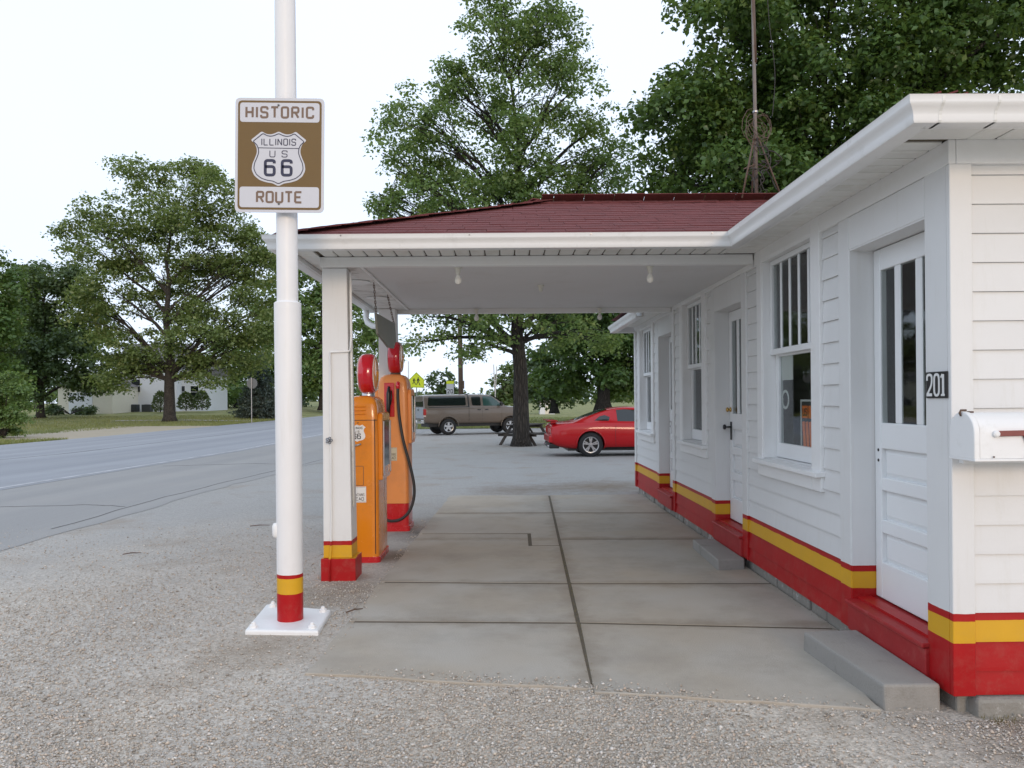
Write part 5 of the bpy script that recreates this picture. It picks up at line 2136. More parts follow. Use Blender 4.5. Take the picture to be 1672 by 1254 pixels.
def px_lobes(lst, y, s, ry=None):
    """(px, py, half width px, half height px, depth offset) at y metres"""
    out = []
    for (px, py, w, h, dy) in lst:
        p = spot(px, py, y)
        p.y = y + dy
        out.append((tuple(p), (w * s, (ry or w * s), h * s)))
    return out
# ---------------------------------------------------------------- trees
s27 = 27.5 / 1256
base = Vector((.58, 27.5, gz(27.5)))
lob = [(935, 90, 40, 55, .4), (905, 15, 50, 50, 0), (800, 15, 50, 45, .3), (725, 135, 42, 45, 0), (985, 205, 44, 40, 0), (690, 205, 40, 40, .5), (1010, 255, 34, 34, 0), (625, 250, 34, 36, 0), (615, 310, 34, 36, .5), (855, 45, 75, 75, 0), (900, 60, 45, 70, .6), (800, 75, 50, 60, -.6), (850, 165, 110, 75, .5), (925, 165, 45, 75, -.5), (760, 165, 62, 62, .3), (700, 215, 70, 60, -.8), (655, 285, 66, 62, -.4), (745, 275, 80, 60, 1.2),
       (935, 250, 70, 60, .9), (985, 285, 55, 52, -.6), (860, 255, 60, 45, -1.6), (660, 350, 70, 55, .5), (750, 350, 90, 55, -1.2), (860, 350, 90, 50, 2.0), (845, 300, 60, 42, -1.2), (880, 330, 55, 40, -1.8), (800, 300, 50, 40, 1.0), (960, 350, 80, 50, 1), (1015, 320, 38, 45, 0), (720, 440, 80, 50, 1.0), (960, 440, 85, 50, -.8), (840, 430, 90, 50, -2.0),
       (708, 525, 62, 40, -1.5), (765, 530, 50, 42, .2), (828, 525, 50, 42, -2.4), (690, 560, 40, 26, -.8), (770, 565, 36, 30, -1.2), (905, 530, 60, 45, -1.0), (812, 570, 30, 28, -1.8), (965, 545, 55, 40, 1.5)]
tree('shade_tree', 'tall airy shade tree with a dark trunk behind the canopy, beside the red car', base, px_lobes(lob, 27.5, s27), .30, 3.2, .58, 150, .115, 3.3, 'leaf_mid', 'barkgrey', 'shade trees round the lot', 11, hole=.08, flare=1.5, trunk_top=13.2)
MBt = None
s22 = 22 / 1256
lob = [(1120, 170, 75, 90, 0), (1105, 270, 60, 60, .6), (1200, 60, 110, 100, 0), (1230, 190, 120, 100, .8), (1180, 280, 90, 60, -.5), (1290, 280, 110, 70, .4), (1340, 90, 130, 120, -.6), (1380, 220, 120, 80, .3), (1480, 40, 130, 110, .2), (1500, 170, 110, 50, 1.2), (1620, 10, 130, 100, 0),
       (1180, -60, 90, 80, .5), (1300, -70, 130, 110, .5), (1450, -100, 150, 110, 0), (1640, -120, 140, 110, .8), (1760, -20, 120, 130, 0), (1420, 330, 130, 60, 1.5), (1230, 380, 110, 60, 1.0), (1580, 105, 70, 45, 2.0), (1660, 100, 60, 40, 1.0), (1610, 60, 80, 50, 1.5), (1300, 180, 120, 90, 2.5), (1200, 140, 90, 90, 2.5)]
tree('shade_tree', 'big dense dark green tree rising behind the building on the right', (9.6, 22.6, gz(22.6)), px_lobes(lob, 22, s22), .42, 3.0, .8, 300, .15, 4.2, 'leaf_dark', 'barkgrey', 'shade trees round the lot', 12, hole=.0, trunk_top=13)
# darker trees beyond the lot, seen under the canopy
s46 = 46 / 1256
lob = [(905, 545, 60, 70, 0), (960, 570, 60, 60, -1), (1015, 560, 60, 75, .5), (985, 615, 70, 34, 0), (925, 620, 45, 40, 1), (1040, 620, 60, 50, 1), (1090, 560, 70, 90, 0), (950, 500, 110, 60, 0), (1060, 480, 100, 70, 2)]
tree('shade_tree', 'low spreading dark tree on the lawn behind the red car', spot(985, 668, 46), px_lobes(lob, 46, s46), .42, 1.6, 1.0, 170, .24, 3.8, 'leaf_dark', 'barkgrey', 'shade trees round the lot', 13, lean=(.3, 0), twigs=False)
s60 = 60 / 1256
lob = [(905, 600, 50, 45, 0), (880, 630, 34, 30, 1), (935, 640, 34, 26, 0), (870, 580, 34, 40, 2)]
tree('shade_tree', 'dark rounded tree beyond the lawn between trunk and red car', spot(905, 672, 60), px_lobes(lob, 60, s60), .3, 1.6, 1.0, 140, .30, 3.6, 'leaf_deep', 'barkgrey', 'shade trees round the lot', 14, twigs=False)
s90 = 90 / 1256
lob = [(722, 622, 22, 20, 0), (712, 640, 16, 14, 1), (735, 640, 16, 16, 0)]
tree('distant_tree', 'small round distant tree between the school crossing sign and the utility pole', spot(721, 664, 90), px_lobes(lob, 90, s90), .25, 1.8, 1.0, 80, .42, 3.0, 'leaf_deep', 'bark', 'distant trees', 15, twigs=False)
lob = [(818, 632, 18, 28, 0), (832, 618, 16, 22, 1), (812, 655, 18, 16, 0), (845, 640, 22, 30, 2)]
tree('distant_tree', 'light green distant tree just left of the dark trunk', spot(822, 668, 90), px_lobes(lob, 90, s90), .25, 1.2, 1.0, 80, .42, 3.0, 'leaf_light', 'bark', 'distant trees', 16, twigs=False)
lob = [(683, 650, 22, 14, 0), (700, 652, 14, 10, 0), (668, 652, 14, 12, 0)]
tree('distant_tree', 'low distant tree below the school crossing sign', spot(684, 664, 110), px_lobes(lob, 110, 110 / 1256), .2, .6, 1.0, 40, .5, 2.0, 'leaf_deep', 'bark', 'distant trees', 17, twigs=False)

# left side of the road
s65 = 65 / 1256
lob = [(225, 285, 52, 36, 0), (300, 290, 56, 36, 1), (350, 320, 50, 42, -1), (230, 350, 60, 50, 1), (300, 370, 75, 55, -1.5), (375, 385, 55, 50, 0), (415, 440, 45, 50, 1), (135, 360, 40, 34, 0), (110, 385, 34, 26, 1), (170, 400, 60, 45, .5), (250, 440, 75, 50, 1.5),
       (340, 450, 70, 55, 1), (410, 510, 50, 50, 0), (190, 470, 55, 50, -1), (150, 500, 45, 45, 0), (270, 520, 65, 50, 2), (350, 540, 70, 50, -1), (230, 570, 50, 40, 0), (300, 595, 40, 30, -1), (400, 580, 55, 40, 1), (345, 610, 50, 30, 0), (420, 420, 40, 40, 0), (180, 560, 40, 34, 0), (205, 600, 36, 26, 0), (245, 590, 34, 26, -1), (180, 625, 30, 18, 0)]
tree('maple_tree', 'broad airy maple on the lawn before the white house, left of the sign pole', spot(277, 689, 65), px_lobes(lob, 65, s65), .48, 3.2, 1.2, 180, .23, 3.9, 'leaf_olive', 'bark', 'trees across the road', 21, hole=.09, trunk_top=17)
s75 = 75 / 1256
lob = [(60, 480, 50, 40, 0), (110, 500, 55, 45, 1), (60, 560, 65, 50, 0), (120, 580, 55, 45, -1), (90, 625, 75, 28, 0), (150, 610, 40, 30, 1), (30, 600, 45, 45, 0), (30, 450, 40, 40, 2), (95, 450, 40, 30, 0)]
tree('lawn_tree', 'dark low branched tree on the lawn at the left, beside the maple', spot(66, 681, 75), px_lobes(lob, 75, s75), .36, 1.5, 1.2, 160, .30, 4.0, 'leaf_deep', 'bark', 'trees across the road', 22, twigs=False)
lob = [(-10, 440, 36, 40, 0), (0, 510, 40, 60, 0), (5, 590, 36, 60, 0), (-60, 520, 60, 80, 0), (-60, 430, 60, 50, 0)]
tree('lawn_tree', 'dark tree cut by the left edge of the view behind the bush', spot(-30, 690, 58), px_lobes(lob, 58, 58 / 1256), .4, 1.5, 1.1, 160, .28, 4.0, 'leaf_dark', 'bark', 'trees across the road', 23, twigs=False)
s100 = 100 / 1256
lob = [(500, 470, 45, 50, 0), (470, 420, 40, 50, 2), (530, 520, 50, 50, 0), (480, 560, 50, 50, 1), (540, 590, 50, 45, 0), (500, 625, 45, 26, 0), (575, 560, 40, 45, 1), (560, 470, 45, 45, 3), (590, 600, 26, 34, 0), (440, 500, 50, 60, 3)]
tree('roadside_tree', 'green roadside tree behind the sign pole and the front canopy post', spot(527, 668, 100), px_lobes(lob, 100, s100), .5, 2.5, 1.5, 120, .42, 3.6, 'leaf_mid', 'bark', 'trees across the road', 24, hole=.08, twigs=False)
lob = [(612, 560, 22, 20, 0), (600, 540, 16, 26, 0), (640, 575, 20, 16, 1), (625, 615, 20, 30, 2), (610, 640, 24, 18, 0), (650, 640, 20, 16, 2)]
tree('roadside_tree', 'farther roadside tree showing behind the gas pump globes', spot(615, 664, 130), px_lobes(lob, 130, 130 / 1256), .3, 1.5, 1.4, 100, .5, 3.4, 'leaf_mid', 'bark', 'trees across the road', 25, twigs=False)
lob = [(450, 620, 30, 40, 0), (480, 640, 40, 20, 0), (350, 650, 40, 18, 0), (390, 640, 34, 24, 2)]
tree('roadside_tree', 'low dark tree mass behind the blue spruce', spot(440, 672, 120), px_lobes(lob, 120, 120 / 1256), .3, 1.0, 1.6, 110, .5, 3.4, 'leaf_deep', 'bark', 'trees across the road', 26, twigs=False)


lob = [(320, 610, 40, 40, 0), (370, 590, 45, 50, 2), (420, 575, 45, 55, 0), (455, 600, 40, 50, 1), (345, 640, 40, 22, 0), (400, 640, 45, 26, -1), (300, 650, 20, 16, 0)]
tree('roadside_tree', 'mid green tree mass between the maple and the sign pole', spot(385, 672, 115), px_lobes(lob, 115, 115 / 1256), .35, 1.5, 1.6, 130, .45, 3.4, 'leaf_mid', 'bark', 'trees across the road', 27, twigs=False)
lob = [(15, 560, 50, 45, 0), (70, 540, 50, 45, 1), (130, 560, 45, 40, 0), (40, 620, 45, 35, 0), (20, 500, 40, 40, 1)]
tree('roadside_tree', 'green tree behind the low dark lawn tree at the left', spot(60, 675, 125), px_lobes(lob, 125, 125 / 1256), .4, 1.5, 1.7, 130, .5, 3.2, 'leaf_mid', 'bark', 'trees across the road', 28, twigs=False)


def spruce(base, h, r, label, seed):
    rng = np.random.default_rng(seed)
    base = Vector(base)
    t = thing('spruce_tree', label, 'spruce tree', base, None)
    b_ = MB()
    b_.tube([base + Vector((0, 0, -.2)), base + Vector((0, 0, h * .5)), base + Vector((0, 0, h))], [.16, .09, .015], 8)
    L = []
    z = .35
    while z < h:
        f = 1 - z / h
        n = int(5 + 12 * f)
        R = r * f ** .85 * rng.uniform(.85, 1.1) + .1
        for k in range(n):
            a = rng.uniform(0, 2 * pi)
            Rk = R * rng.uniform(.75, 1.1)
            e = base + Vector((Rk * cos(a), Rk * sin(a), z - .22 * Rk))
            b_.tube([base + Vector((0, 0, z)), e], [.025, .006], 4, cap=False)
            m = int(34 * Rk + 10)
            s = rng.uniform(.15, 1, size=(m, 1)) ** .7
            P = np.array(base)[None] + np.array([0, 0, z]) + (np.array(e - base) - np.array([0, 0, z]))[None] * s
            P = P + rng.normal(size=(m, 3)) * np.array([.13, .13, .07]) * (.4 + s)
            L.append(P)
        z += .20
    me, c = leaf_mesh('crown', np.concatenate(L), .20, M['needle'], up=.3, aspect=.22, seed=seed)
    put('crown', me, c, t)
    b_.build('trunk', M['bark'], t)


spruce(spot(425, 682, 74), 6.0, 2.6, 'blue grey spruce on the lawn just left of the sign pole', 31)


def bush(name, label, lobes, base, mat, leaf, n_leaf, cl_r, dens, cat, group=None, seed=1):
    rng = np.random.default_rng(seed)
    t = thing(name, label, cat, base, group)
    C_, L_, N_ = crown(lobes, cl_r, n_leaf, dens, rng)
    me, c = leaf_mesh('foliage', L_, leaf, M[mat], seed=seed, out=N_)
    put('foliage', me, c, t)
    b_ = MB()
    base = Vector(base)
    for q in C_[:: max(1, len(C_) // 10)]:
        q = Vector(q)
        b_.tube([base + Vector((0, 0, -.1)), base.lerp(q, .5) + Vector((0, 0, .2)), q], [.04, .025, .008], 5, cap=False)
    b_.build('stem', M['bark'], t)


s39 = 39 / 1256
bush('bush', 'big loose green bush at the left edge beside the road', px_lobes([(10, 650, 34, 40, 0), (30, 680, 22, 26, -.3), (-10, 690, 40, 24, 0), (20, 625, 22, 18, .3), (-30, 640, 30, 40, .5)], 39, s39), spot(5, 714, 39), 'leaf_mid', .12, 190, .42, 3.6, 'bush', None, 41)
for i, (px, py, h, w, lab) in enumerate(((262, 672, 2.2, .85, 'clipped cone shrub by the white house, left of the maple trunk'), (304, 669, 1.9, .9, 'clipped cone shrub by the white house, just right of the maple trunk'), (330, 668, 2.0, .9, 'clipped shrub at the right end of the white house wall'))):
    b0 = spot(px, py, 86)
    rng = np.random.default_rng(50 + i)
    t = thing('cone_shrub', lab, 'shrub', b0, 'clipped shrubs along the white house')
    m = 1500
    z = rng.uniform(0, 1, size=m) ** .8
    prof = np.sqrt(np.clip(1 - z ** 2.2, 0, 1)) * (.75 + .25 * np.minimum(1, z * 5))
    a = rng.uniform(0, 2 * pi, size=m)
    q = w * prof * rng.uniform(.8, 1.04, size=m)
    P = np.stack([b0.x + q * np.cos(a), b0.y + q * np.sin(a), b0.z + .05 + z * h], 1)
    me, c = leaf_mesh('foliage', P, .17, M['shrub'], up=.2, seed=60 + i)
    put('foliage', me, c, t)
    MB().tube([b0 + Vector((0, 0, -.1)), b0 + Vector((0, 0, h * .8))], [.07, .02], 6).build('stem', M['bark'], t)

bush('ground_shrub', 'low dark green ground shrubs at the foot of the beige garage', px_lobes([(100, 668, 16, 8, 0), (125, 667, 18, 8, .5), (80, 668, 14, 8, 0), (148, 671, 12, 5, 0)], 82, 82 / 1256), spot(115, 675, 82), 'leaf_deep', .25, 120, .6, 2.6, 'bush', None, 47)

# far woods along the horizon
rng = np.random.default_rng(77)
L = []
for k in range(420):
    x = rng.uniform(-420, 300)
    y = 330 + rng.uniform(-25, 40)
    h = 4.5 + 3.5 * rng.random() + 2.5 * sin(x * .05) + (4 if x < -60 else 0)
    m = 70
    u = rng.normal(size=(m, 3)) * np.array([4.5, 3, h * .28])
    L.append(np.array([x, y, h * .5]) + u)
me, c = leaf_mesh('far_woods', np.concatenate(L), 1.9, M['leaf_deep'], seed=5)
tag(put('far_woods', me, c), kind='stuff')

# ---------------------------------------------------------------- white house and garage across the road
HY = 92
def house():
    b0 = spot(240, 671, HY)
    t = thing('white_house', 'white two storey house with a grey roof standing behind the maple', 'house', b0, 'buildings across the road')
    x0, x1 = spot(203, 671, HY).x, spot(332, 671, HY).x
    z0, h = b0.z - .3, 5.6
    y0, y1 = HY, HY + 8
    xs = spot(206, 671, HY).x
    MB().box(x0 + 1.4, x0 + 6.2, y0, y1, z0, z0 + h).build('wall', M['siding'], t)
    MB().box(x0 + 6.2, x1, y0 + 1.6, y1, z0, z0 + 4.6).build('wall', M['siding'], t)
    MB().box(x0 - 1.0, x0 + 1.4, y0 + 1.0, y1, z0, z0 + h - .4).build('wall', mk('pale_grey_siding', (.58, .56, .56), .6, .05, 3), t)
    MB().prism([(y0 - .4, z0 + h), (y1 + .4, z0 + h), ((y0 + y1) / 2, z0 + h + 3.0)], 'x', x0 - 1.4, x0 + 6.6).build('roof', M['houseroof'], t)
    MB().prism([(y0 + 1.2, z0 + 4.6), (y1 + .3, z0 + 4.6), ((y0 + 1.6 + y1) / 2, z0 + 6.6)], 'x', x0 + 6.2, x1 + .4).build('roof', M['houseroof'], t)

    def win(px, py, w, hh, y, mat='carglass'):
        c = spot(px, py, y)
        f = MB().box(c.x - w / 2 - .1, c.x + w / 2 + .1, y - .06, y + .02, c.z - hh / 2 - .1, c.z + hh / 2 + .1).build('window', M['white'], t)
        MB().box(c.x - w / 2, c.x + w / 2, y - .08, y - .055, c.z - hh / 2, c.z - .03).build('pane', M[mat], f)
        MB().box(c.x - w / 2, c.x + w / 2, y - .08, y - .055, c.z + .03, c.z + hh / 2).build('pane', M[mat], f)
    win(222, 630, 1.0, 1.5, y0)
    win(236, 600, .9, 1.3, y0)
    win(222, 585, .9, 1.3, y0)
    win(296, 640, .9, 1.4, y0 + 1.6)
    win(318, 640, .9, 1.4, y0 + 1.6)
    c = spot(252, 655, y0 + 1.6)
    MB().box(c.x - .5, c.x + .5, y0 + 1.52, y0 + 1.62, z0 + .3, z0 + 2.5).build('door', M['sidingbeige'], t)


house()
b0 = spot(160, 673, 86)
t = thing('garage', 'small beige garage with a low gable left of the white house', 'garage', b0, 'buildings across the road')
x0, x1 = spot(95, 673, 86).x, spot(184, 673, 86).x
MB().box(x0, x1, 86, 92, b0.z - .4, b0.z + 2.9).build('wall', M['sidingbeige'], t)
MB().prism([(x0 - .3, b0.z + 2.9), (x1 + .3, b0.z + 2.9), ((x0 + x1) / 2, b0.z + 4.2)], 'y', 85.7, 92.3).build('roof', M['houseroof'], t)
MB().box(x0 + 1.2, x0 + 3.8, 85.94, 86.0, b0.z - .3, b0.z + 2.2).build('garage_door', M['siding'], t)
for i, (px, lab) in enumerate(((218, 'dark air conditioner box at the foot of the white house, left one'), (240, 'dark air conditioner box at the foot of the white house nearest the cone shrub'))):
    b0 = spot(px, 671, 90.5)
    t = thing('air_conditioner', lab, 'air conditioner', b0, 'air conditioner boxes by the white house')
    MB().box(b0.x - .5, b0.x + .5, 90.2, 91.0, b0.z - .1, b0.z + .75).build('case', M['hvac'], t, bevel=.03)
    MB().lathe([(.3, 0), (.3, .03), (.05, .05)], (b0.x, 90.6, b0.z + .75), 'z', 16).build('fan_grille', M['steel'], t)

# far white building and cars on the lawn's far side
b0 = spot(893, 676, 88)
t = thing('white_barn', 'small white building seen under the trees beyond the lawn', 'building', b0)
MB().box(b0.x - .8, b0.x + .9, 88, 91, b0.z - .5, b0.z + 1.3).build('wall', M['siding'], t)
MB().prism([(b0.x - 1.0, b0.z + 1.3), (b0.x + 1.1, b0.z + 1.3), (b0.x + .05, b0.z + 1.9)], 'y', 87.8, 91.2).build('roof', M['houseroof'], t)
MB().box(b0.x - .2, b0.x + .3, 87.96, 88.0, b0.z - .4, b0.z + .9).build('door', M['sidingbeige'], t)

# ---------------------------------------------------------------- signs and poles
# stop sign from behind
p = spot(411, 691, 60)
t = thing('stop_sign', 'back of a grey octagonal road sign on a thin post across the road', 'road sign', p)
c = spot(411, 626, 60)
MB().tube([p + Vector((0, 0, -.2)), Vector((p.x, p.y, c.z + .45))], .035, 8).build('post', M['steel'], t)
r = .40
MB().prism([(c.x + r * 1.08 * cos(pi / 8 + k * pi / 4), c.z + r * 1.08 * sin(pi / 8 + k * pi / 4)) for k in range(8)], 'y', 60.06, 60.09).build('sign_plate', M['signback'], t)
MB().prism([(c.x + r * 1.07 * cos(pi / 8 + k * pi / 4), c.z + r * 1.07 * sin(pi / 8 + k * pi / 4)) for k in range(8)], 'y', 60.091, 60.095).build('sign_face', M['tail'], t)

# school crossing sign
YS_ = 45.0
p = spot(680, 622, YS_)
t = thing('school_crossing_sign', 'yellow green pentagon sign with two walking children behind the pickup truck', 'road sign', (p.x, YS_, gz(YS_)))
MB().tube([(p.x, YS_ + .03, gz(YS_) - .2), (p.x, YS_ + .03, p.z + .4)], .03, 8).build('post', M['steel'], t)
k_ = YS_ / 1256


def pent(s):
    return [(p.x + u * k_ * s, p.z + (v * k_) * s) for u, v in ((-12.5, -10.5), (12.5, -11.5), (12.5, 2), (0, 14.5), (-12.5, 2))]


pl = MB().prism(pent(1.0), 'y', YS_ - .01, YS_).build('sign_plate', M['fluo'], t)


def pf(u, v, h):
    return (p.x + u, YS_ - .011 - h, p.z + v)


b = MB()
b.ribbon([(q[0] - p.x, q[1] - p.z) for q in pent(.9)], .012, pf, .002, True)
b.build('border', M['ink'], pl)
for (ox, s, nm) in ((-.14, .82, 'child'), (.10, 1.0, 'adult')):
    b = MB()
    b.lathe([(.028 * s, -.002), (.028 * s, 0)], pf(ox, .19 * s, 0), 'y', 14)
    b.ribbon([(ox, .15 * s), (ox - .01, .0)], .085 * s, pf, .002)
    b.ribbon([(ox + .0, .13 * s), (ox + .09 * s, .03 * s), (ox + .06 * s, -.02 * s)], .03, pf, .002)
    b.ribbon([(ox, .13 * s), (ox - .085 * s, .02 * s)], .03, pf, .002)
    b.ribbon([(ox - .01, .0), (ox + .05 * s, -.12 * s), (ox + .09 * s, -.23 * s), (ox + .13 * s, -.235 * s)], .04, pf, .002)
    b.ribbon([(ox - .01, .0), (ox - .05 * s, -.12 * s), (ox - .10 * s, -.22 * s)], .04, pf, .002)
    b.build('walking_figure', M['ink'], pl)

# school speed sign
YV = 50.0
p = spot(735, 634, YV)
t = thing('speed_limit_sign', 'white speed sign reading 20 with a yellow green header behind the pickup truck', 'road sign', (p.x, YV, gz(YV)))
k_ = YV / 1256
MB().tube([(p.x, YV + .03, gz(YV) - .2), (p.x, YV + .03, p.z + .4)], .03, 8).build('post', M['steel'], t)
a, c, d, e = p.x - 6 * k_, p.x + 6 * k_, p.z - 9 * k_, p.z + 12 * k_
MB().box(a, c, YV - .01, YV, d, p.z + 7 * k_).build('sign_plate', M['signwhite'], t)
MB().box(a, c, YV - .012, YV, p.z + 7.3 * k_, e).build('sign_header', M['fluo'], t)
l_ = MB()
lettering(l_, '20', lambda u, v, h: (a + u, YV - .0105 - h, d + v), .07, .06, .12, .22, .09, .04, t=.002)
l_.build('lettering', M['ink'], t)

# wooden utility pole and slim far poles
p = spot(753, 680, 58)
t = thing('utility_pole', 'brown wooden utility pole rising behind the pickup truck', 'utility pole', (p.x, 58, gz(58)))
MB().tube([(p.x, 58, gz(58) - .5), (p.x - .02, 58, 5), (p.x - .05, 58, 9.5)], [.19, .175, .15], 14).build('pole', M['polewood'], t, smooth=True)
MB().box(p.x - 1.1, p.x + 1.0, 57.80, 57.9, 8.6, 8.75).build('cross_arm', M['polewood'], t)
MB().box(p.x + .12, p.x + .26, 57.85, 58.05, 2.3, 2.9).build('meter_box', M['polewood'], t, bevel=.02)
for (pa, pb, yy, lab) in (((806, 595), (810, 668), 80, 'slim pale pole leaning beside the distant light green tree, left one'), ((811, 598), (807, 668), 80, 'slim pale pole leaning beside the distant light green tree, right one'), ((667, 590), (667, 668), 70, 'thin far pole between the rear canopy post and the school crossing sign')):
    a, c = spot(pa[0], pa[1], yy), spot(pb[0], pb[1], yy)
    t = thing('slim_pole', lab, 'pole', c, 'slim far poles')
    MB().tube([c + Vector((0, 0, -.6)), a], [.06, .05], 6).build('pole', M['alum'], t)

# ---------------------------------------------------------------- picnic table behind the tree
tb = thing('picnic_table', 'dark weathered wooden picnic table behind the trunk of the shade tree', 'picnic table', (0, 0, 0))
for i in range(5):
    MB().box(-.95, .95, -.36 + i * .147, -.36 + i * .147 + .138, .72, .76).build('table_board', M['weath'], tb, bevel=.006, seg=1)
for s in (-1, 1):
    for i in range(2):
        y = s * .66 + (i - .5) * .145
        MB().box(-.95, .95, y - .068, y + .068, .42, .455).build('bench_board', M['weath'], tb, bevel=.006, seg=1)
for x in (-.68, .68):
    for s in (-1, 1):
        MB().hexa([(x - .02, s * .78, 0), (x + .02, s * .78, 0), (x + .02, s * .66, 0), (x - .02, s * .66, 0), (x - .02, s * .30, .72), (x + .02, s * .30, .72), (x + .02, s * .18, .72), (x - .02, s * .18, .72)]).build('leg', M['weath'], tb)
    MB().box(x - .062, x - .022, -.78, .78, .33, .42).build('cross_brace', M['weath'], tb)
    MB().box(x + .022, x + .060, -.34, .34, .62, .718).build('cross_brace', M['weath'], tb)
for s in (-1, 1):
    MB().hexa([(s * .60, -.04, .37), (s * .60, .04, .37), (s * .66, .04, .34), (s * .66, -.04, .34), (s * .08, -.04, .715), (s * .08, .04, .715), (s * .16, .04, .715), (s * .16, -.04, .715)]).build('diagonal_brace', M['weath'], tb)
tb.location = (.78, 28.55, gz(28.5))
tb.rotation_euler = (0, 0, radians(62))

# ---------------------------------------------------------------- loose gravel, weeds, grass blades
def scatter_stones(n, seed):
    rng = np.random.default_rng(seed)
    out_p, out_s = [], []
    need = n
    while need > 0:
        m = need * 3
        d = 2.3 + 7.2 * rng.random(m) ** 1.7
        ang = rng.uniform(-.72, .72, m)
        x = d * np.tan(ang)
        y = d
        lx = -1.076 + (y - 4.13) * .0303
        front = np.where(x < .433, 4.14 - (x + 1.07) * .19, 3.84 - (x - .43) * .215)
        on = (x > lx + .0) & (y > front)
        edge = np.minimum(np.abs(y - front) * 1.0, np.abs(x - lx) * 2.0)
        keep = ~on | ((edge < .17) & (rng.random(m) < .55 * (1 - edge / .17) ** 1.6))
        keep &= ~((x > 2.0) & (y > 3.46)) & ~((x > 1.70) & (x < 2.06) & (y > 3.56) & (y < 7.6))
        keep &= ~((x > -1.70) & (x < -1.19) & (y > 4.86) & (y < 5.48))
        keep &= ~((x > -1.52) & (x < -1.05) & (y > 6.28) & (y < 9.3)) & (y < 9.4)
        dens = np.interp(y, [2.3, 5, 7, 9.4], [1, .8, .4, .06])
        # patches of bare ground
        pn = .8 * np.sin(x * 2.4 + .25 * y + .6) + np.sin(x * 1.7 + 1) * np.sin(y * 2.1 + x) + .5 * np.sin(x * 4.1 + y * 3.3)
        keep &= rng.random(m) < dens * np.clip(.72 + .35 * pn, .18, 1)
        x, y = x[keep][:need], y[keep][:need]
        on_ = ((x > (-1.076 + (y - 4.13) * .0303)) & (y > np.where(x < .433, 4.14 - (x + 1.07) * .19, 3.84 - (x - .43) * .215)))
        out_p.append(np.stack([x, y, np.where(on_, .016, 0)], 1))
        need -= len(x)
    P = np.concatenate(out_p)
    N = len(P)
    s = .0037 * np.exp(rng.normal(size=(N, 1)) * .42)
    s = np.clip(s, .002, .011)
    tmpl = np.array([[1, 0, 0], [0, 1, 0], [-1, 0, 0], [0, -1, 0], [0, 0, .75], [0, 0, -.5]])
    v = tmpl[None] * (1 + .45 * rng.uniform(-1, 1, size=(N, 6, 3))) * s[:, None, :]
    v += rng.normal(size=(N, 6, 3)) * s[:, None, :] * .18
    a = rng.uniform(0, 2 * pi, N)
    ca, sa = np.cos(a)[:, None], np.sin(a)[:, None]
    vx = v[:, :, 0] * ca - v[:, :, 1] * sa
    vy = v[:, :, 0] * sa + v[:, :, 1] * ca
    v = np.stack([vx, vy, v[:, :, 2]], 2)
    v += P[:, None, :] + np.array([0, 0, 1])[None, None] * s[:, None, :] * .32
    tri = np.array([[0, 1, 4], [1, 2, 4], [2, 3, 4], [3, 0, 4], [1, 0, 5], [2, 1, 5], [3, 2, 5], [0, 3, 5]])
    loops = (np.arange(N)[:, None, None] * 6 + tri[None]).reshape(-1)
    me = bpy.data.meshes.new('gravel')
    me.vertices.add(N * 6)
    me.vertices.foreach_set('co', v.reshape(-1, 3).ravel())
    me.loops.add(len(loops))
    me.loops.foreach_set('vertex_index', loops)
    me.polygons.add(N * 8)
    me.polygons.foreach_set('loop_start', np.arange(N * 8) * 3)
    me.update(calc_edges=True)
    me.materials.append(M['stone'])
    o = put('gravel', me, (0, 0, 0))
    tag(o, kind='stuff')


scatter_stones(150000, 9)


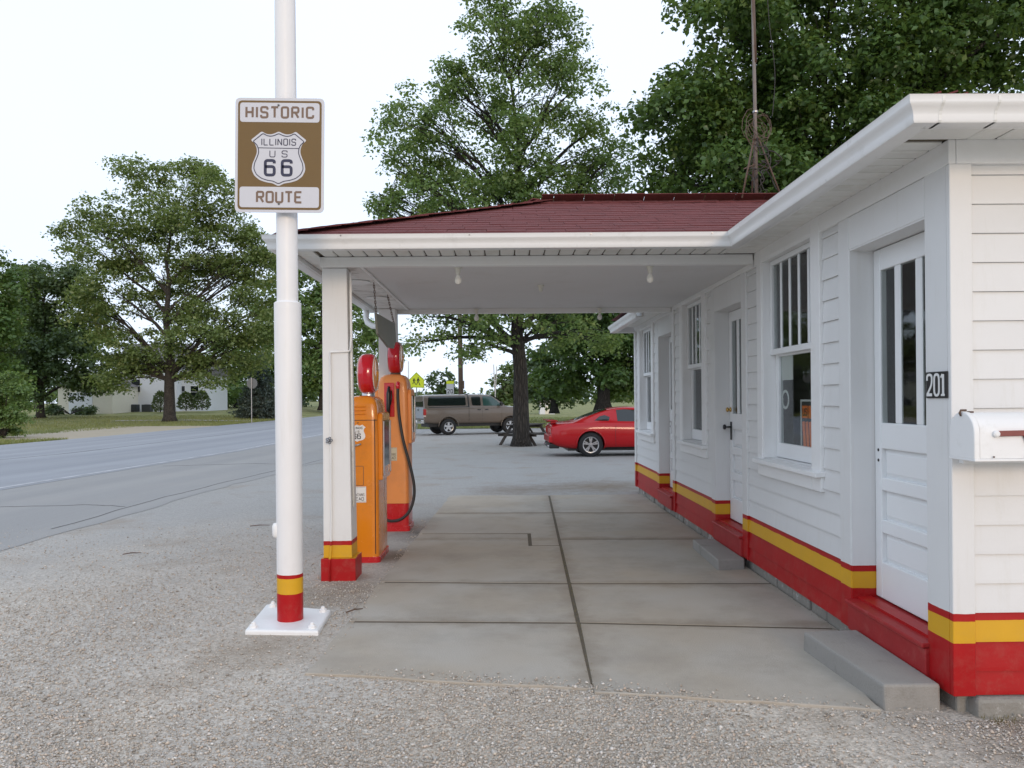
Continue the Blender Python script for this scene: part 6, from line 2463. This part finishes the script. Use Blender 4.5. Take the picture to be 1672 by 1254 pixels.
def blades(name, P, h, mat, seed, w=.16):
    rng = np.random.default_rng(seed)
    N = len(P)
    a = rng.uniform(0, 2 * pi, N)
    hh = h * rng.uniform(.5, 1.3, N)
    lean = rng.normal(size=(N, 2)) * .45
    d = np.stack([np.cos(a), np.sin(a), np.zeros(N)], 1) * (hh * w / 2)[:, None]
    v = np.empty((N, 3, 3))
    v[:, 0] = P - d
    v[:, 1] = P + d
    v[:, 2] = P + np.stack([lean[:, 0] * hh, lean[:, 1] * hh, hh], 1)
    me = bpy.data.meshes.new(name)
    me.vertices.add(N * 3)
    me.vertices.foreach_set('co', v.ravel())
    me.loops.add(N * 3)
    me.loops.foreach_set('vertex_index', np.arange(N * 3))
    me.polygons.add(N)
    me.polygons.foreach_set('loop_start', np.arange(N) * 3)
    me.update(calc_edges=True)
    me.materials.append(M[mat])
    return tag(put(name, me, (0, 0, 0)), kind='stuff')


rng = np.random.default_rng(3)
# dry weeds in the slab joints and along the wall foot
L = []
y = rng.uniform(3.9, 7.6, 520)
L.append(np.stack([.433 + (y - 3.83) * .0292 + rng.normal(size=520) * .012, y, np.zeros(520) + .003], 1))
y = rng.uniform(3.9, 11.8, 700)
L.append(np.stack([2.045 + rng.normal(size=700) * .018, y, np.zeros(700)], 1))
x = rng.uniform(2.15, 3.4, 500)
L.append(np.stack([x, 3.45 + rng.normal(size=500) * .03, np.zeros(500)], 1))
blades('weeds', np.concatenate(L), .017, 'weed', 4, .22)
# grass along the far side of the road
n = 40000
x = -20.9 - 26 * rng.random(n) ** 1.8
y = rng.uniform(30, 78, n)
ok = ~((x > -26) & (y > 37) & (y < 56))
x, y = x[ok], y[ok]
z = np.array([field_z(a_, b_) for a_, b_ in zip(x, y)]) - .04
blades('grass', np.stack([x, y, z], 1), .13, 'grassblade', 6, .35)
n = 30000
x = rng.uniform(-8, 22, n)
y = 46.8 + 26 * rng.random(n) ** 1.6
blades('grass', np.stack([x, y, np.full(n, -.30)], 1), .13, 'grassblade', 7, .35)
# twigs lying on the lot
for (px, py, l_, a_) in ((408, 859, .22, .1), (565, 1000, .12, .6), (200, 905, .16, .2)):
    q = spot(px, py, 1)
    f = (CAM_Z - .012) / (CAM_Z - q.z)
    q = Vector((q.x * f, q.y * f, .012))
    o = MB().tube([q, q + Vector((l_ * .5 * cos(a_), l_ * .5 * sin(a_), .01)), q + Vector((l_ * cos(a_), l_ * sin(a_) + .02, .002))], [.005, .006, .003], 5).build('twig', M['rusty'])
    tag(o, {408: 'thin dark twig lying on the lot to the left of the sign pole', 565: 'short twig on the gravel beside the sign pole base plate', 200: 'small twig lying on the open lot far to the left'}[px], 'twig', 'twigs lying on the lot')
